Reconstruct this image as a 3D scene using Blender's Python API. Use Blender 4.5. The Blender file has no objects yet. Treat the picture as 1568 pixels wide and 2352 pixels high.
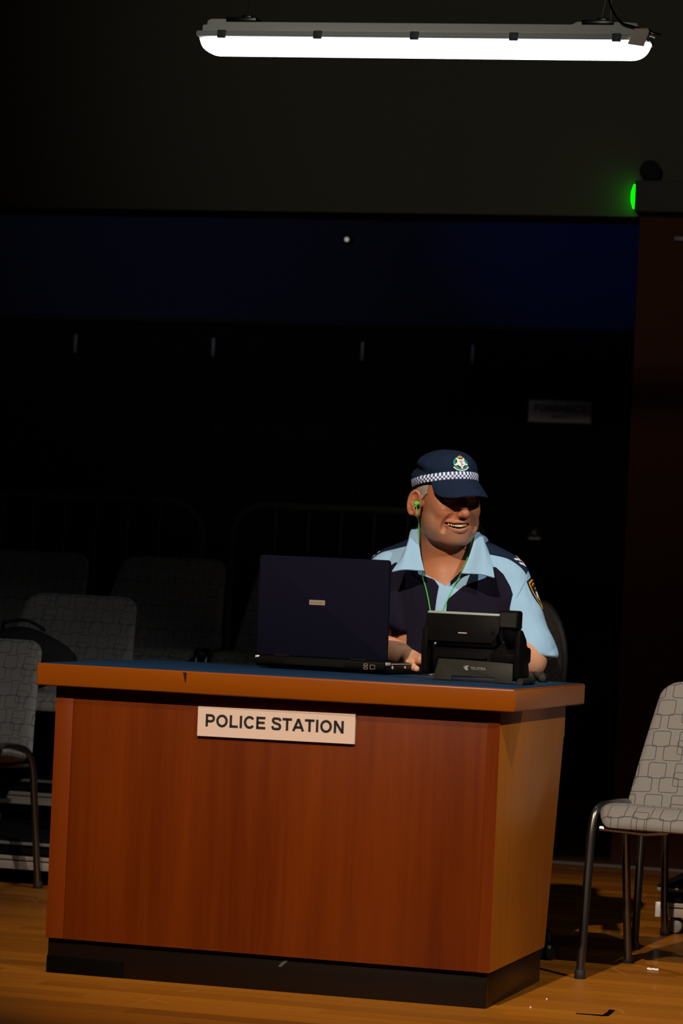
import bpy, bmesh, math, random
import numpy as np
from mathutils import Vector, Matrix

scene = bpy.context.scene
random.seed(4)
rng = np.random.default_rng(4)

# ------------------------------------------------------------------ camera
CAM = np.array([1.60948, -7.43180, 0.9979])
FPX = 7239.9
_R = np.array([0.9635572, 0.26750237, 0.0])
_U = np.array([0.00660664, -0.02379744, 0.99969497])
_F = np.array([-0.26742077, 0.96326329, 0.02469749])
ROLL = 0.0481
_RI = math.cos(ROLL) * _R + math.sin(ROLL) * _U
_UI = -math.sin(ROLL) * _R + math.cos(ROLL) * _U
cam_data = bpy.data.cameras.new('camera')
cam = bpy.data.objects.new('camera', cam_data)
scene.collection.objects.link(cam)
cam.matrix_world = Matrix(((_RI[0], _UI[0], -_F[0], CAM[0]), (_RI[1], _UI[1], -_F[1], CAM[1]),
                           (_RI[2], _UI[2], -_F[2], CAM[2]), (0, 0, 0, 1)))
cam_data.sensor_fit = 'VERTICAL'
cam_data.sensor_height = 36.0
cam_data.lens = FPX * 36.0 / 2352.0
cam_data.clip_start = 0.1
cam_data.clip_end = 100
cam_data.dof.use_dof = True
cam_data.dof.focus_distance = 8.35
cam_data.dof.aperture_fstop = 5.6
scene.camera = cam

# ------------------------------------------------------------------ world, lights, exposure
scene.view_settings.view_transform = 'Standard'
scene.view_settings.look = 'None'
scene.view_settings.exposure = 0.0
scene.view_settings.gamma = 1.0
world = bpy.data.worlds.new('dark_hall')
scene.world = world
world.use_nodes = True
_bg = world.node_tree.nodes['Background']
_bg.inputs[0].default_value = (1.0, 0.9, 0.8, 1)
_bg.inputs[1].default_value = 0.0012


def spot(name, loc, target, power, color, angle, blend, size):
    l = bpy.data.lights.new(name, 'SPOT')
    l.energy = power
    l.color = color
    l.spot_size = math.radians(angle)
    l.spot_blend = blend
    l.shadow_soft_size = size
    o = bpy.data.objects.new(name, l)
    scene.collection.objects.link(o)
    o.location = loc
    o.rotation_euler = (Vector(target) - Vector(loc)).to_track_quat('-Z', 'Y').to_euler()
    return o


spot('stage_spotlight_warm', (-0.3, -6.7, 6.0), (-0.42, 0.38, 0.62), 3100, (1.0, 0.79, 0.60), 20, 0.7, 0.05)
spot('stage_spotlight_side', (5.4, -4.4, 5.6), (-0.15, 0.60, 0.70), 1500, (1.0, 0.92, 0.82), 18, 0.7, 0.05)
spot('chair_fill_added', (2.2, -5.5, 5.6), (-2.15, 2.30, 0.55), 210, (0.97, 0.98, 1.0), 11, 0.8, 0.05)  # added fill without a known fixture, brightens the riser chairs
spot('stage_spotlight_blue', (-1.3, 5.0, 3.05), (-1.45, 8.0, 3.0), 58, (0.14, 0.29, 1.0), 38, 1.0, 0.05)
spot('recess_fill_added', (-3.6, 4.95, 3.2), (-3.4, 8.0, 2.9), 34, (0.70, 0.76, 1.0), 70, 1.0, 0.05)  # unseen lamp put in to lift the left of the blue band
spot('header_fill_added', (-0.6, -6.5, 4.3), (-0.9, 4.4, 3.3), 350, (1.0, 0.95, 0.82), 26, 0.9, 0.2)  # added spot, no visible source, lights header wall, batten housing and door sign


# ------------------------------------------------------------------ measuring helper (a pixel of the photo, met with a plane)
def ray(px, py):
    A, B = px - 784.0, -(py - 1176.0)
    d = _RI * A + _UI * B + _F * FPX
    return d / np.linalg.norm(d)


def at(px, py, val, axis=1):
    d = ray(px, py)
    return CAM + d * ((val - CAM[axis]) / d[axis])


# ------------------------------------------------------------------ materials
MATS = {}


def M(name, col=(.5, .5, .5), rough=.5, metal=0.0, spec=.3, emit=None, estr=0.0, coat=0.0, sss=0.0):
    if name in MATS:
        return MATS[name]
    m = bpy.data.materials.new(name)
    m.use_nodes = True
    b = m.node_tree.nodes['Principled BSDF']
    b.inputs['Base Color'].default_value = (*col, 1)
    b.inputs['Roughness'].default_value = rough
    b.inputs['Metallic'].default_value = metal
    b.inputs['Specular IOR Level'].default_value = spec
    b.inputs['Coat Weight'].default_value = coat
    if sss:
        b.inputs['Subsurface Weight'].default_value = sss
        b.inputs['Subsurface Radius'].default_value = (.012, .005, .003)
        b.inputs['Subsurface Scale'].default_value = .6
    if emit:
        b.inputs['Emission Color'].default_value = (*emit, 1)
        b.inputs['Emission Strength'].default_value = estr
    MATS[name] = m
    return m


class NT:
    """small helper to write node maths"""

    def __init__(s, m):
        s.t = m.node_tree
        s.b = s.t.nodes['Principled BSDF']

    def n(s, typ, **kw):
        nd = s.t.nodes.new(typ)
        for k, v in kw.items():
            setattr(nd, k, v)
        return nd

    def put(s, sock, v):
        if hasattr(v, 'is_output'):
            s.t.links.new(v, sock)
        else:
            sock.default_value = v

    def m(s, op, a, b=0.0, c=0.0):
        nd = s.n('ShaderNodeMath', operation=op)
        for i, v in enumerate((a, b, c)):
            s.put(nd.inputs[i], v)
        return nd.outputs[0]

    def coord(s, kind='Object'):
        return s.n('ShaderNodeTexCoord').outputs[kind]

    def mapping(s, v, scale=(1, 1, 1), rot=(0, 0, 0), loc=(0, 0, 0)):
        nd = s.n('ShaderNodeMapping')
        s.put(nd.inputs['Vector'], v)
        nd.inputs['Scale'].default_value = scale
        nd.inputs['Rotation'].default_value = rot
        nd.inputs['Location'].default_value = loc
        return nd.outputs[0]

    def noise(s, v, scale=5.0, detail=4.0, rough=.55, dist=0.0):
        nd = s.n('ShaderNodeTexNoise')
        s.put(nd.inputs['Vector'], v)
        nd.inputs['Scale'].default_value = scale
        nd.inputs['Detail'].default_value = detail
        nd.inputs['Roughness'].default_value = rough
        nd.inputs['Distortion'].default_value = dist
        return nd.outputs[0]

    def ramp(s, f, stops):
        nd = s.n('ShaderNodeValToRGB')
        s.put(nd.inputs[0], f)
        el = nd.color_ramp.elements
        while len(el) < len(stops):
            el.new(.5)
        for e, (p, c) in zip(el, stops):
            e.position = p
            e.color = (*c, 1) if len(c) == 3 else c
        return nd.outputs[0]

    def mix(s, f, a, b, blend='MIX'):
        nd = s.n('ShaderNodeMix', data_type='RGBA', blend_type=blend)
        s.put(nd.inputs[0], f)
        for i, v in ((6, a), (7, b)):
            if isinstance(v, tuple) and len(v) == 3:
                v = (*v, 1)
            s.put(nd.inputs[i], v)
        return nd.outputs[2]

    def bump(s, h, strength=.3, dist=.01):
        nd = s.n('ShaderNodeBump')
        s.put(nd.inputs['Height'], h)
        nd.inputs['Strength'].default_value = strength
        nd.inputs['Distance'].default_value = dist
        s.t.links.new(nd.outputs[0], s.b.inputs['Normal'])

    def col(s, c):
        s.t.links.new(c, s.b.inputs['Base Color'])

    def sep(s, v):
        nd = s.n('ShaderNodeSeparateXYZ')
        s.put(nd.inputs[0], v)
        return nd.outputs


def wood(name, dark, light, scale, rough=.42, coat=.08, marks=None):
    m = M(name, light, rough, coat=coat, spec=.15)
    t = NT(m)
    co = t.coord()
    fine = t.noise(t.mapping(co, scale), 1.0, 6, .6, .3)
    broad = t.noise(t.mapping(co, tuple(x * .16 for x in scale), loc=(3, 1, 2)), 1.0, 3, .5)
    f = t.m('MULTIPLY_ADD', broad, .55, t.m('MULTIPLY', fine, .45))
    c = t.ramp(f, [(.33, dark), (.66, light)])
    if marks:
        c = marks(t, co, c)
    t.col(c)
    t.bump(fine, .05, .002)
    t.b.inputs['Coat Roughness'].default_value = .25
    return m


VEN_D, VEN_L = (.080, .0105, .0002), (.152, .0265, .0005)
SIDE_D, SIDE_L = (.300, .092, .007), (.380, .122, .010)
wood('front_veneer', VEN_D, VEN_L, (34, 34, 1.3))
wood('side_veneer', SIDE_D, SIDE_L, (26, 26, 1.0), rough=.4, coat=.05)
wood('stile_wood', (.130, .0215, .0005), (.155, .0275, .0006), (30, 30, 1.5))


def _gouge(t, co, c):
    s = t.sep(co)
    # one dark gouge on the front edge
    gx = t.m('ABSOLUTE', t.m('SUBTRACT', s[0], t.m('MULTIPLY_ADD', s[2], -.10, GOUGE[0] + .10 * GOUGE[1])))
    w = t.m('MULTIPLY_ADD', t.m('SUBTRACT', s[2], GOUGE[1] - .014), .16, .0008)
    inz = t.m('LESS_THAN', t.m('ABSOLUTE', t.m('SUBTRACT', s[2], GOUGE[1])), .0125)
    k = t.m('MULTIPLY', t.m('LESS_THAN', gx, w), inz)
    return t.mix(k, c, (.02, .008, .003))


_g = at(425, 1556, 0.0)
DESK0 = np.array([-.61, .42, 0.0])
GOUGE = (_g[0] - DESK0[0], _g[2])
wood('edge_wood', (.190, .043, .0008), (.235, .056, .0012), (1.6, 22, 24), rough=.34, coat=.2, marks=_gouge)
wood('end_wood', (.300, .100, .030), (.360, .122, .040), (22, 1.6, 22), rough=.45, coat=.1)

_m = M('blue_top', (.008, .022, .055), .55, spec=.06)
_t = NT(_m)
_c = _t.noise(_t.mapping(_t.coord(), (6, 90, 90)), 1, 4)
_t.col(_t.ramp(_c, [(.35, (.007, .024, .058)), (.7, (.012, .040, .095))]))
_m = M('plinth_vinyl', (.006, .0028, .0016), .35, spec=.2)
M('tape_black', (.0022, .0018, .0016), .3, spec=.06)

# floor: narrow boards
_m = M('floor_boards', (.25, .08, .01), .45, coat=.05)
_t = NT(_m)
_co = _t.coord()
_s = _t.sep(_co)
_row = _t.m('FLOOR', _t.m('DIVIDE', _s[1], .085))
_wn = _t.n('ShaderNodeTexWhiteNoise', noise_dimensions='2D')
_seg = _t.m('FLOOR', _t.m('DIVIDE', _t.m('ADD', _s[0], _t.m('MULTIPLY', _row, .737)), 1.3))
_cb = _t.n('ShaderNodeCombineXYZ')
_t.put(_cb.inputs[0], _row)
_t.put(_cb.inputs[1], _seg)
_t.put(_wn.inputs['Vector'], _cb.outputs[0])
_gr = _t.noise(_t.mapping(_co, (2.2, 60, 1)), 1.0, 6, .65, .4)
_f = _t.m('MULTIPLY_ADD', _wn.outputs[0], .5, _t.m('MULTIPLY', _gr, .5))
_cc = _t.ramp(_f, [(.15, (.165, .054, .0022)), (.45, (.275, .094, .0045)), (.8, (.37, .135, .009))])
_gap = _t.m('LESS_THAN', _t.m('FRACT', _t.m('DIVIDE', _s[1], .085)), .028)
_cc = _t.mix(_t.m('MULTIPLY', _gap, .55), _cc, (.04, .012, .002))
# worn pale scratches with their own shape
_vo = _t.n('ShaderNodeTexVoronoi', feature='DISTANCE_TO_EDGE')
_t.put(_vo.inputs['Vector'], _t.mapping(_co, (2.4, 1.9, 1), rot=(0, 0, .7)))
_vo.inputs['Scale'].default_value = 1.0
_sc = _t.m('LESS_THAN', _vo.outputs['Distance'], .0035)
_br = _t.m('GREATER_THAN', _t.noise(_t.mapping(_co, (1, 1, 1), loc=(7, 2, 0)), 5.0, 2), .58)
_cc = _t.mix(_t.m('MULTIPLY', _t.m('MULTIPLY', _sc, _br), .35), _cc, (.55, .32, .2))
_t.col(_cc)

M('wall_brown', (.080, .073, .054), .9)
M('panel_red', (.070, .024, .011), .85, spec=.1)
M('door_black', (.004, .005, .004), .8, spec=.05)
M('pelmet_blue', (.020, .022, .042), .9, spec=.1)
M('recess_dark', (.010, .010, .010), .9)
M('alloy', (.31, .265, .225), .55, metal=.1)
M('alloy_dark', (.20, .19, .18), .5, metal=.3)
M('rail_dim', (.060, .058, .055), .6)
M('black_matte', (.006, .006, .006), .8, spec=.05)
M('black_plastic', (.005, .005, .005), .42, spec=.06)
M('black_gloss', (.006, .006, .008), .22)
M('rubber', (.010, .010, .010), .65)
M('steel_dark', (.05, .047, .045), .28, metal=.85)
M('chrome', (.15, .138, .125), .27, metal=.95)
M('white_card', (.62, .475, .39), .8)
M('card_grey', (.72, .64, .58), .8)
M('letter_black', (.012, .011, .012), .7)
M('grey_housing', (.85, .85, .81), .55)
M('grey_rim', (.68, .71, .69), .5)
M('grey_clip', (.085, .10, .10), .5)
M('diffuser_lit', (.9, .9, .9), .4, emit=(.93, .97, 1.0), estr=4.2)
M('emergency_grey', (.062, .060, .055), .6, spec=.1)
M('foil', (.42, .36, .30), .45, metal=.3)
M('lid_navy', (.0050, .0050, .0130), .6, spec=.02)
M('badge_metal', (.42, .33, .27), .4, metal=.4)
M('silver', (.6, .6, .58), .38, metal=.25)
M('port_line', (.45, .38, .28), .5)
M('phone_black', (.0045, .0043, .0043), .45, spec=.03)
M('phone_grey', (.022, .022, .019), .45, spec=.08)
M('phone_edge', (.26, .31, .30), .35)
M('logo_grey', (.22, .22, .21), .5)
M('screen_black', (.004, .004, .006), .12)
M('green_led', (.0, .3, .0), .4, emit=(.0, 1.0, .0), estr=5.0)
M('small_lamp', (.9, .9, .9), .4, emit=(1, .9, .8), estr=.35)
M('dark_fabric', (.010, .010, .011), .9)
M('white_thread', (.80, .82, .84), .7)
M('green_thread', (.003, .30, .22), .6)
M('gold_thread', (.70, .33, .03), .5)
M('lavender_thread', (.55, .42, .58), .7)
M('brown_thread', (.18, .11, .08), .7)
M('navy_cloth', (.0075, .0165, .043), .85, spec=.12)
M('navy_patch', (.006, .008, .018), .8, spec=.1)
M('earphone_green', (.08, .62, .10), .4)
M('tooth', (.80, .68, .42), .3)
M('eyeball', (.65, .62, .58), .2)
M('iris', (.03, .02, .015), .15)
M('mouth_dark', (.06, .012, .010), .6)
M('grey_hair', (.36, .315, .28), .9)
M('trousers_navy', (.010, .012, .020), .9)
M('shoe_black', (.008, .008, .008), .3)
M('debris_white', (.8, .76, .7), .7)
M('light_blue_cloth', (.275, .475, .69), .8, spec=.12)
M('tee_black', (.006, .006, .007), .9, spec=.1)

# chair fabric: interlocking rounded outlines drawn in the cloth's own UV (metres)
_m = M('chair_fabric', (.2, .2, .2), .9, spec=.15)
_t = NT(_m)
_uv = _t.sep(_t.coord('UV'))


def _boxes(px, py, hx, hy, r, ox, oy, lw):
    q = []
    for a, p, h, o in ((0, px, hx, ox), (1, py, hy, oy)):
        fr = _t.m('FRACT', _t.m('ADD', _t.m('DIVIDE', _uv[a], p), o))
        q.append(_t.m('SUBTRACT', _t.m('ABSOLUTE', _t.m('MULTIPLY', _t.m('SUBTRACT', fr, .5), p)), h - r))
    a, b = _t.m('MAXIMUM', q[0], 0), _t.m('MAXIMUM', q[1], 0)
    out = _t.m('SQRT', _t.m('ADD', _t.m('MULTIPLY', a, a), _t.m('MULTIPLY', b, b)))
    d = _t.m('SUBTRACT', _t.m('ADD', out, _t.m('MINIMUM', _t.m('MAXIMUM', q[0], q[1]), 0)), r)
    return _t.m('LESS_THAN', _t.m('ABSOLUTE', d), lw)


_l = _t.m('MAXIMUM', _boxes(.072, .092, .0235, .0225, .006, .1, .2, .0011), _boxes(.072, .092, .0255, .0215, .006, .60, .64, .0011))
_l = _t.m('MAXIMUM', _l, _boxes(.144, .092, .021, .020, .006, .33, .45, .0010))
_wv = _t.noise(_t.mapping(_t.coord('UV'), (900, 900, 1)), 1.0, 2)
_fc = _t.ramp(_wv, [(.3, (.165, .156, .146)), (.7, (.205, .195, .182))])
_t.col(_t.mix(_l, _fc, (.058, .059, .063)))
_t.bump(_wv, .15, .001)

# office chair cloth
_m = M('chair_cloth_dark', (.03, .028, .026), .95, spec=.1)
_t = NT(_m)
_t.col(_t.ramp(_t.noise(_t.mapping(_t.coord(), (420, 420, 420)), 1, 2), [(.35, (.004, .0036, .003)), (.7, (.022, .019, .016))]))

# checkered band of the cap: UV in cells
_m = M('checker_band', (.8, .8, .8), .7)
_t = NT(_m)
_u2 = _t.sep(_t.coord('UV'))
_ch = _t.m('MODULO', _t.m('ADD', _t.m('FLOOR', _u2[0]), _t.m('FLOOR', _u2[1])), 2.0)
_t.col(_t.mix(_t.m('GREATER_THAN', _t.m('ABSOLUTE', _ch), .5), (.80, .80, .80), (.012, .075, .36)))

# shirt: light blue with navy panels; 'panel' is the distance inside the navy cut pieces
_m = M('shirt_cloth', (.36, .58, .70), .85, spec=.12)
_t = NT(_m)
_at = _t.n('ShaderNodeAttribute', attribute_name='panel')
_k = _t.m('GREATER_THAN', _at.outputs['Fac'], 0.0)
_t.col(_t.mix(_k, (.275, .475, .69), (.0070, .0056, .0165)))
_nz = _t.noise(_t.mapping(_t.coord(), (9, 9, 4)), 1.0, 4, .55, 1.2)
_t.bump(_nz, .35, .02)

# skin: own colours of lips, stubble and cheeks come from the mesh's colour attribute
_m = M('skin', (.55, .30, .20), .48, sss=.12)
_t = NT(_m)
_at = _t.n('ShaderNodeAttribute', attribute_name='tone')
_fz = _t.noise(_t.mapping(_t.coord(), (260, 260, 260)), 1.0, 3)
_t.col(_t.mix(_t.m('MULTIPLY', _fz, .35), _at.outputs['Color'], (.42, .20, .13), 'MIX'))
_t.bump(_fz, .12, .002)


# ------------------------------------------------------------------ object helpers
ROOTS = {}


def thing(name, label, cat, loc=(0, 0, 0), rotz=0.0, group=None):
    o = bpy.data.objects.new(name, None)
    scene.collection.objects.link(o)
    o.location = loc
    o.rotation_euler = (0, 0, rotz)
    o.empty_display_size = .1
    ROOTS[o.name] = Matrix.Translation(Vector(loc)) @ Matrix.Rotation(rotz, 4, 'Z')
    return tag(o, label, cat, group)


def tag(o, label=None, cat=None, group=None, kind=None):
    for k, v in (('label', label), ('category', cat), ('group', group), ('kind', kind)):
        if v:
            o[k] = v
    return o


def link(name, me, parent=None):
    o = bpy.data.objects.new(name, me)
    scene.collection.objects.link(o)
    if parent:
        o.parent = parent
    return o


def root_of(o):
    while o.parent:
        o = o.parent
    return o


class MB:
    """collects shapes and links them as ONE mesh object"""

    def __init__(s):
        s.v, s.f, s.uv = [], [], []

    def add(s, v, f, mat=None, uv=None):
        b = len(s.v)
        v = np.asarray(v, float)
        if mat is not None:
            A = np.array(mat)
            v = v @ A[:3, :3].T + A[:3, 3]
        s.v.extend(map(tuple, v))
        s.f.extend([tuple(i + b for i in q) for q in f])
        if uv is not None:
            s.uv.extend(uv)
        return s

    def box(s, x0, x1, y0, y1, z0, z1, bev=.003, seg=2, mat=None):
        v, f = rbox(x1 - x0, y1 - y0, z1 - z0, bev, seg)
        v = v + np.array([(x0 + x1) / 2, (y0 + y1) / 2, (z0 + z1) / 2])
        return s.add(v, f, mat)

    def tube(s, path, r, n=10, mat=None, flat=None, cap=True):
        return s.add(*tube(path, r, n, flat, cap), mat)

    def prism(s, poly, d, mat=None, bev=0.0):
        """poly in local x,z; thick along local y from 0 to d"""
        bm = bmesh.new()
        fs = bm.faces.new([bm.verts.new((p[0], 0, p[1])) for p in poly])
        e = bmesh.ops.extrude_face_region(bm, geom=[fs])
        bmesh.ops.translate(bm, verts=[q for q in e['geom'] if isinstance(q, bmesh.types.BMVert)], vec=(0, d, 0))
        bmesh.ops.recalc_face_normals(bm, faces=bm.faces)
        if bev:
            bmesh.ops.bevel(bm, geom=list(bm.edges), offset=bev, segments=2, affect='EDGES', profile=.5)
        v, f = bm_out(bm)
        return s.add(v, f, mat)

    def lathe(s, prof, n=20, mat=None):
        """prof: (radius, z) pairs"""
        v, f = [], []
        for r, z in prof:
            for i in range(n):
                a = 2 * math.pi * i / n
                v.append((r * math.cos(a), r * math.sin(a), z))
        k = len(prof)
        for j in range(k - 1):
            for i in range(n):
                f.append((j * n + i, j * n + (i + 1) % n, (j + 1) * n + (i + 1) % n, (j + 1) * n + i))
        f.append(tuple(range(n))[::-1])
        f.append(tuple((k - 1) * n + i for i in range(n)))
        return s.add(v, f, mat)

    def build(s, name, mat, parent=None, world=False, smooth=35):
        me = bpy.data.meshes.new(name)
        V = np.asarray(s.v, float)
        if world and parent is not None:
            A = np.array(ROOTS[root_of(parent).name].inverted())
            V = V @ A[:3, :3].T + A[:3, 3]
        me.from_pydata(V.tolist(), [], s.f)
        if s.uv and len(s.uv) == len(s.v):
            L = me.uv_layers.new(name='UVMap')
            idx = np.zeros(len(me.loops), int)
            me.loops.foreach_get('vertex_index', idx)
            L.data.foreach_set('uv', np.asarray(s.uv, float)[idx].ravel())
        me.update()
        me.materials.append(MATS[mat])
        if smooth:
            me.polygons.foreach_set('use_smooth', [True] * len(me.polygons))
            me.set_sharp_from_angle(angle=math.radians(smooth))
        return link(name, me, parent)


def bm_out(bm):
    bm.verts.index_update()
    v = np.array([q.co[:] for q in bm.verts])
    f = [tuple(q.index for q in g.verts) for g in bm.faces]
    bm.free()
    return v, f


def rbox(sx, sy, sz, bev, seg=2):
    bm = bmesh.new()
    bmesh.ops.create_cube(bm, size=1.0)
    bmesh.ops.scale(bm, vec=(sx, sy, sz), verts=bm.verts)
    if bev > 0:
        bmesh.ops.bevel(bm, geom=list(bm.edges), offset=min(bev, .49 * min(sx, sy, sz)), segments=seg, affect='EDGES', profile=.5)
    return bm_out(bm)


def spline(pts, n=8):
    """Catmull-Rom through the points"""
    P = [np.asarray(p, float) for p in pts]
    P = [2 * P[0] - P[1]] + P + [2 * P[-1] - P[-2]]
    out = []
    for i in range(1, len(P) - 2):
        for k in range(n):
            t = k / n
            a, b, c, d = P[i - 1:i + 3]
            out.append(.5 * (2 * b + (c - a) * t + (2 * a - 5 * b + 4 * c - d) * t * t + (3 * b - a - 3 * c + d) * t ** 3))
    out.append(P[-2])
    return np.array(out)


def tube(path, r, n=10, flat=None, cap=True):
    P = np.asarray(path, float)
    r = np.broadcast_to(np.asarray(r, float), (len(P),))
    T = np.gradient(P, axis=0)
    T /= np.linalg.norm(T, axis=1)[:, None] + 1e-12
    ref = np.array([0, 0, 1.0]) if abs(T[0][2]) < .9 else np.array([1.0, 0, 0])
    if flat is not None:
        ref = np.asarray(flat[1], float)
    A = ref - T[0] * (ref @ T[0])
    A /= np.linalg.norm(A)
    v, f = [], []
    for i in range(len(P)):
        A = A - T[i] * (A @ T[i])
        A /= np.linalg.norm(A)
        B = np.cross(T[i], A)
        k = 1.0 if flat is None else flat[0]
        for j in range(n):
            a = 2 * math.pi * j / n
            v.append(P[i] + r[i] * (math.cos(a) * A * k + math.sin(a) * B))
    for i in range(len(P) - 1):
        for j in range(n):
            f.append((i * n + j, i * n + (j + 1) % n, (i + 1) * n + (j + 1) % n, (i + 1) * n + j))
    if cap:
        f.append(tuple(range(n))[::-1])
        f.append(tuple((len(P) - 1) * n + j for j in range(n)))
    return np.array(v), f


def copy_tree(o, parent=None):
    c = o.copy()
    scene.collection.objects.link(c)
    c.parent = parent
    for ch in list(o.children):
        copy_tree(ch, c)
    return c


def struct(name, mb, mat, label=None):
    o = mb.build(name, mat, smooth=0)
    return tag(o, label, None, None, 'structure')


def text(name, s, size, depth, mat, parent, M4, offset=0.0, sx=1.0, spacing=1.0):
    cu = bpy.data.curves.new(name, 'FONT')
    cu.body = s
    cu.size = size
    cu.extrude = depth / 2
    cu.offset = offset
    cu.align_x = 'CENTER'
    cu.align_y = 'CENTER'
    cu.space_character = spacing
    tmp = bpy.data.objects.new('tmp', cu)
    scene.collection.objects.link(tmp)
    dg = bpy.context.evaluated_depsgraph_get()
    me = bpy.data.meshes.new_from_object(tmp.evaluated_get(dg))
    bpy.data.objects.remove(tmp)
    me.name = name
    me.transform(M4 @ Matrix.Scale(sx, 4, (1, 0, 0)))
    me.materials.clear()
    me.materials.append(MATS[mat])
    return link(name, me, parent)


def _arc(cx_, cy_, rx, ry, a0, a1, n=18):
    return [(cx_ + rx * math.cos(math.radians(a_)), cy_ + ry * math.sin(math.radians(a_))) for a_ in np.linspace(a0, a1, n)]


def glyph(ch_, w):
    """centre lines of bold sans capitals, cap height 1; returns (strokes, advance)"""
    c = w / 2
    bowl = lambda y0: [(.10 + c, 1 - c), (.55, 1 - c)] + _arc(.55, (1 - c + y0) / 2, .30 - c + .03, (1 - c - y0) / 2, 90, -90, 12) + [(.10 + c, y0)]
    stem = [(.10 + c, 0), (.10 + c, 1)]
    g = {
        'P': ([stem, bowl(.43)], .93),
        'R': ([stem, bowl(.48), [(.50, .46), (.90 - c * .3, 0)]], 1.0),
        'O': ([_arc(.545, .5, .485 - c, .515 - c, 0, 360, 40)], 1.09),
        'L': ([stem, [(.10, c), (.80, c)]], .85),
        'I': ([stem], .39),
        'C': ([_arc(.535, .5, .475 - c, .515 - c, 38, 322, 32)], 1.0),
        'E': ([stem, [(.10, c), (.87, c)], [(.10, 1 - c), (.85, 1 - c)], [(.10, .52), (.80, .52)]], .93),
        'F': ([stem, [(.10, 1 - c), (.82, 1 - c)], [(.10, .50), (.72, .50)]], .85),
        'S': ([[tuple(q) for q in spline([(.79, .735), (.70, .885), (.47, 1.01 - c), (.24, .90), (.175, .735), (.27, .60), (.47, .525), (.70, .44), (.775, .27), (.70, .11), (.46, c - .012), (.22, .11), (.125, .30)], 5)]], .93),
        'T': ([[(.03, 1 - c), (.83, 1 - c)], [(.43, 0), (.43, 1)]], .86),
        'A': ([[(c * 1.05, 0), (.505, 1 - .02)], [(1.01 - c * 1.05, 0), (.505, 1 - .02)], [(.24, .30), (.77, .30)]], 1.01),
        'N': ([stem, [(.92 - c, 0), (.92 - c, 1)], [(.10 + c, 1 - c * .4), (.92 - c, c * .4)]], 1.02),
        ' ': ([], .39)}
    return g[ch_]


def letters(name, s, cap, w, depth, mat, parent, M4, sx=1.0):
    """raised lettering of constant stroke width, centred, facing -y of M4"""
    adv = sum(glyph(q, w)[1] for q in s)
    mb_ = MB()
    x = -adv / 2
    for q in s:
        st, a_ = glyph(q, w)
        for line in st:
            P = np.array(line, float)
            closed = np.allclose(P[0], P[-1])
            T = np.gradient(P, axis=0)
            if closed:
                T[0] = T[-1] = P[1] - P[-2]
            T /= np.linalg.norm(T, axis=1)[:, None]
            N_ = np.stack([-T[:, 1], T[:, 0]], 1) * w / 2
            ring = []
            for i in range(len(P)):
                for sg, y in ((1, -depth), (-1, -depth), (-1, 0), (1, 0)):
                    z = P[i] + sg * N_[i]
                    ring.append(((x + z[0]) * cap * sx, y, (z[1] - .5) * cap))
            f = []
            for i in range(len(P) - 1):
                for j in range(4):
                    f.append((i * 4 + j, i * 4 + (j + 1) % 4, i * 4 + 4 + (j + 1) % 4, i * 4 + 4 + j))
            if not closed:
                f.append((0, 1, 2, 3))
                e = (len(P) - 1) * 4
                f.append((e + 3, e + 2, e + 1, e))
            mb_.add(ring, f, M4)
        x += a_
    return mb_.build(name, mat, parent, smooth=0)


UPRIGHT = Matrix.Rotation(math.pi / 2, 4, 'X')      # text plane faces -Y


# ------------------------------------------------------------------ the setting
struct('floor', MB().box(-6, 6, -6.0, 8.3, -.10, 0, 0), 'floor_boards', 'dark orange narrow board stage floor')
WY = 4.40
hz = 2.473
struct('wall_header', MB().box(-6, 6, WY, WY + .25, hz, 5.2, 0), 'wall_brown', 'dark brown wall above the black recess')
struct('wall_right', MB().box(-.552, 6, WY, WY + .25, 0, hz, 0), 'panel_red', 'dark red-brown wall panel right of the recess')
struct('trim_1', MB().box(-2.2, 6.0, WY - .055, WY - .002, .0, .011, .002), 'alloy_dark', 'thin metal threshold strip on the floor')
struct('wall_back', MB().box(-6, -.4, 8.0, 8.2, 2.34, 5.2, 0), 'pelmet_blue', 'dark blue band of wall above the black doors')
struct('wall_recess', MB().box(-.5, -.3, WY + .25, 8.0, 0, 5.2, 0), 'recess_dark', 'dark side wall of the recess')
struct('wall_left', MB().box(-6.2, -6, -1, 8.2, 0, 5.2, 0), 'recess_dark', 'dark left wall of the stage')
edges = [-6.0, -4.93, -4.152, -3.398, -2.602, -2.027, -1.20, -.5]
for i in range(len(edges) - 1):
    a, b = edges[i], edges[i + 1]
    d = struct('door_%d' % (i + 1), MB().box(a + .004, b - .004, 8.0, 8.05, .01, 2.335, .002), 'door_black',
               'black folding door panel at the back of the stage')
    if 1 <= i <= 4:
        h = MB().box(b - .007, b + .007, 7.985, 7.999, 2.165, 2.26, .002)
        h.build('hinge', 'alloy_dark', d)
struct('trim_2', MB().box(-6, -.5, 7.97, 8.0, 2.335, 2.36, .003), 'recess_dark', 'dark rail over the doors')

# ------------------------------------------------------------------ desk
L, W, H, TT = 1.2268, .880, .78, .0566
OF, OL, OR, OB = .0407, .0398, .0413, .0412
SF, PF, PR = .0108, .0155, .0089
PH = .0888
desk = thing('desk', 'orange wooden front desk with a blue top and black plinth', 'desk', tuple(DESK0))
MB().box(-L, 0, 0, W, H - TT, H - .0012, .004, 3).build('desktop', 'edge_wood', desk, True)
_e = MB().box(-.0012, .0009, .004, W - .004, H - TT + .004, H - .005, .0008).build('end_grain', 'end_wood', desk, True)
MB().box(-L + .006, -.006, .006, W - .006, H - .003, H, .0012).build('inlay', 'blue_top', desk, True)
zb = H - TT


def side_poly(front, back):
    return [(front, zb), (back, zb), (back, .637), (back - .009, .633), (back - .135, PH), (front + SF, PH)]


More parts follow.
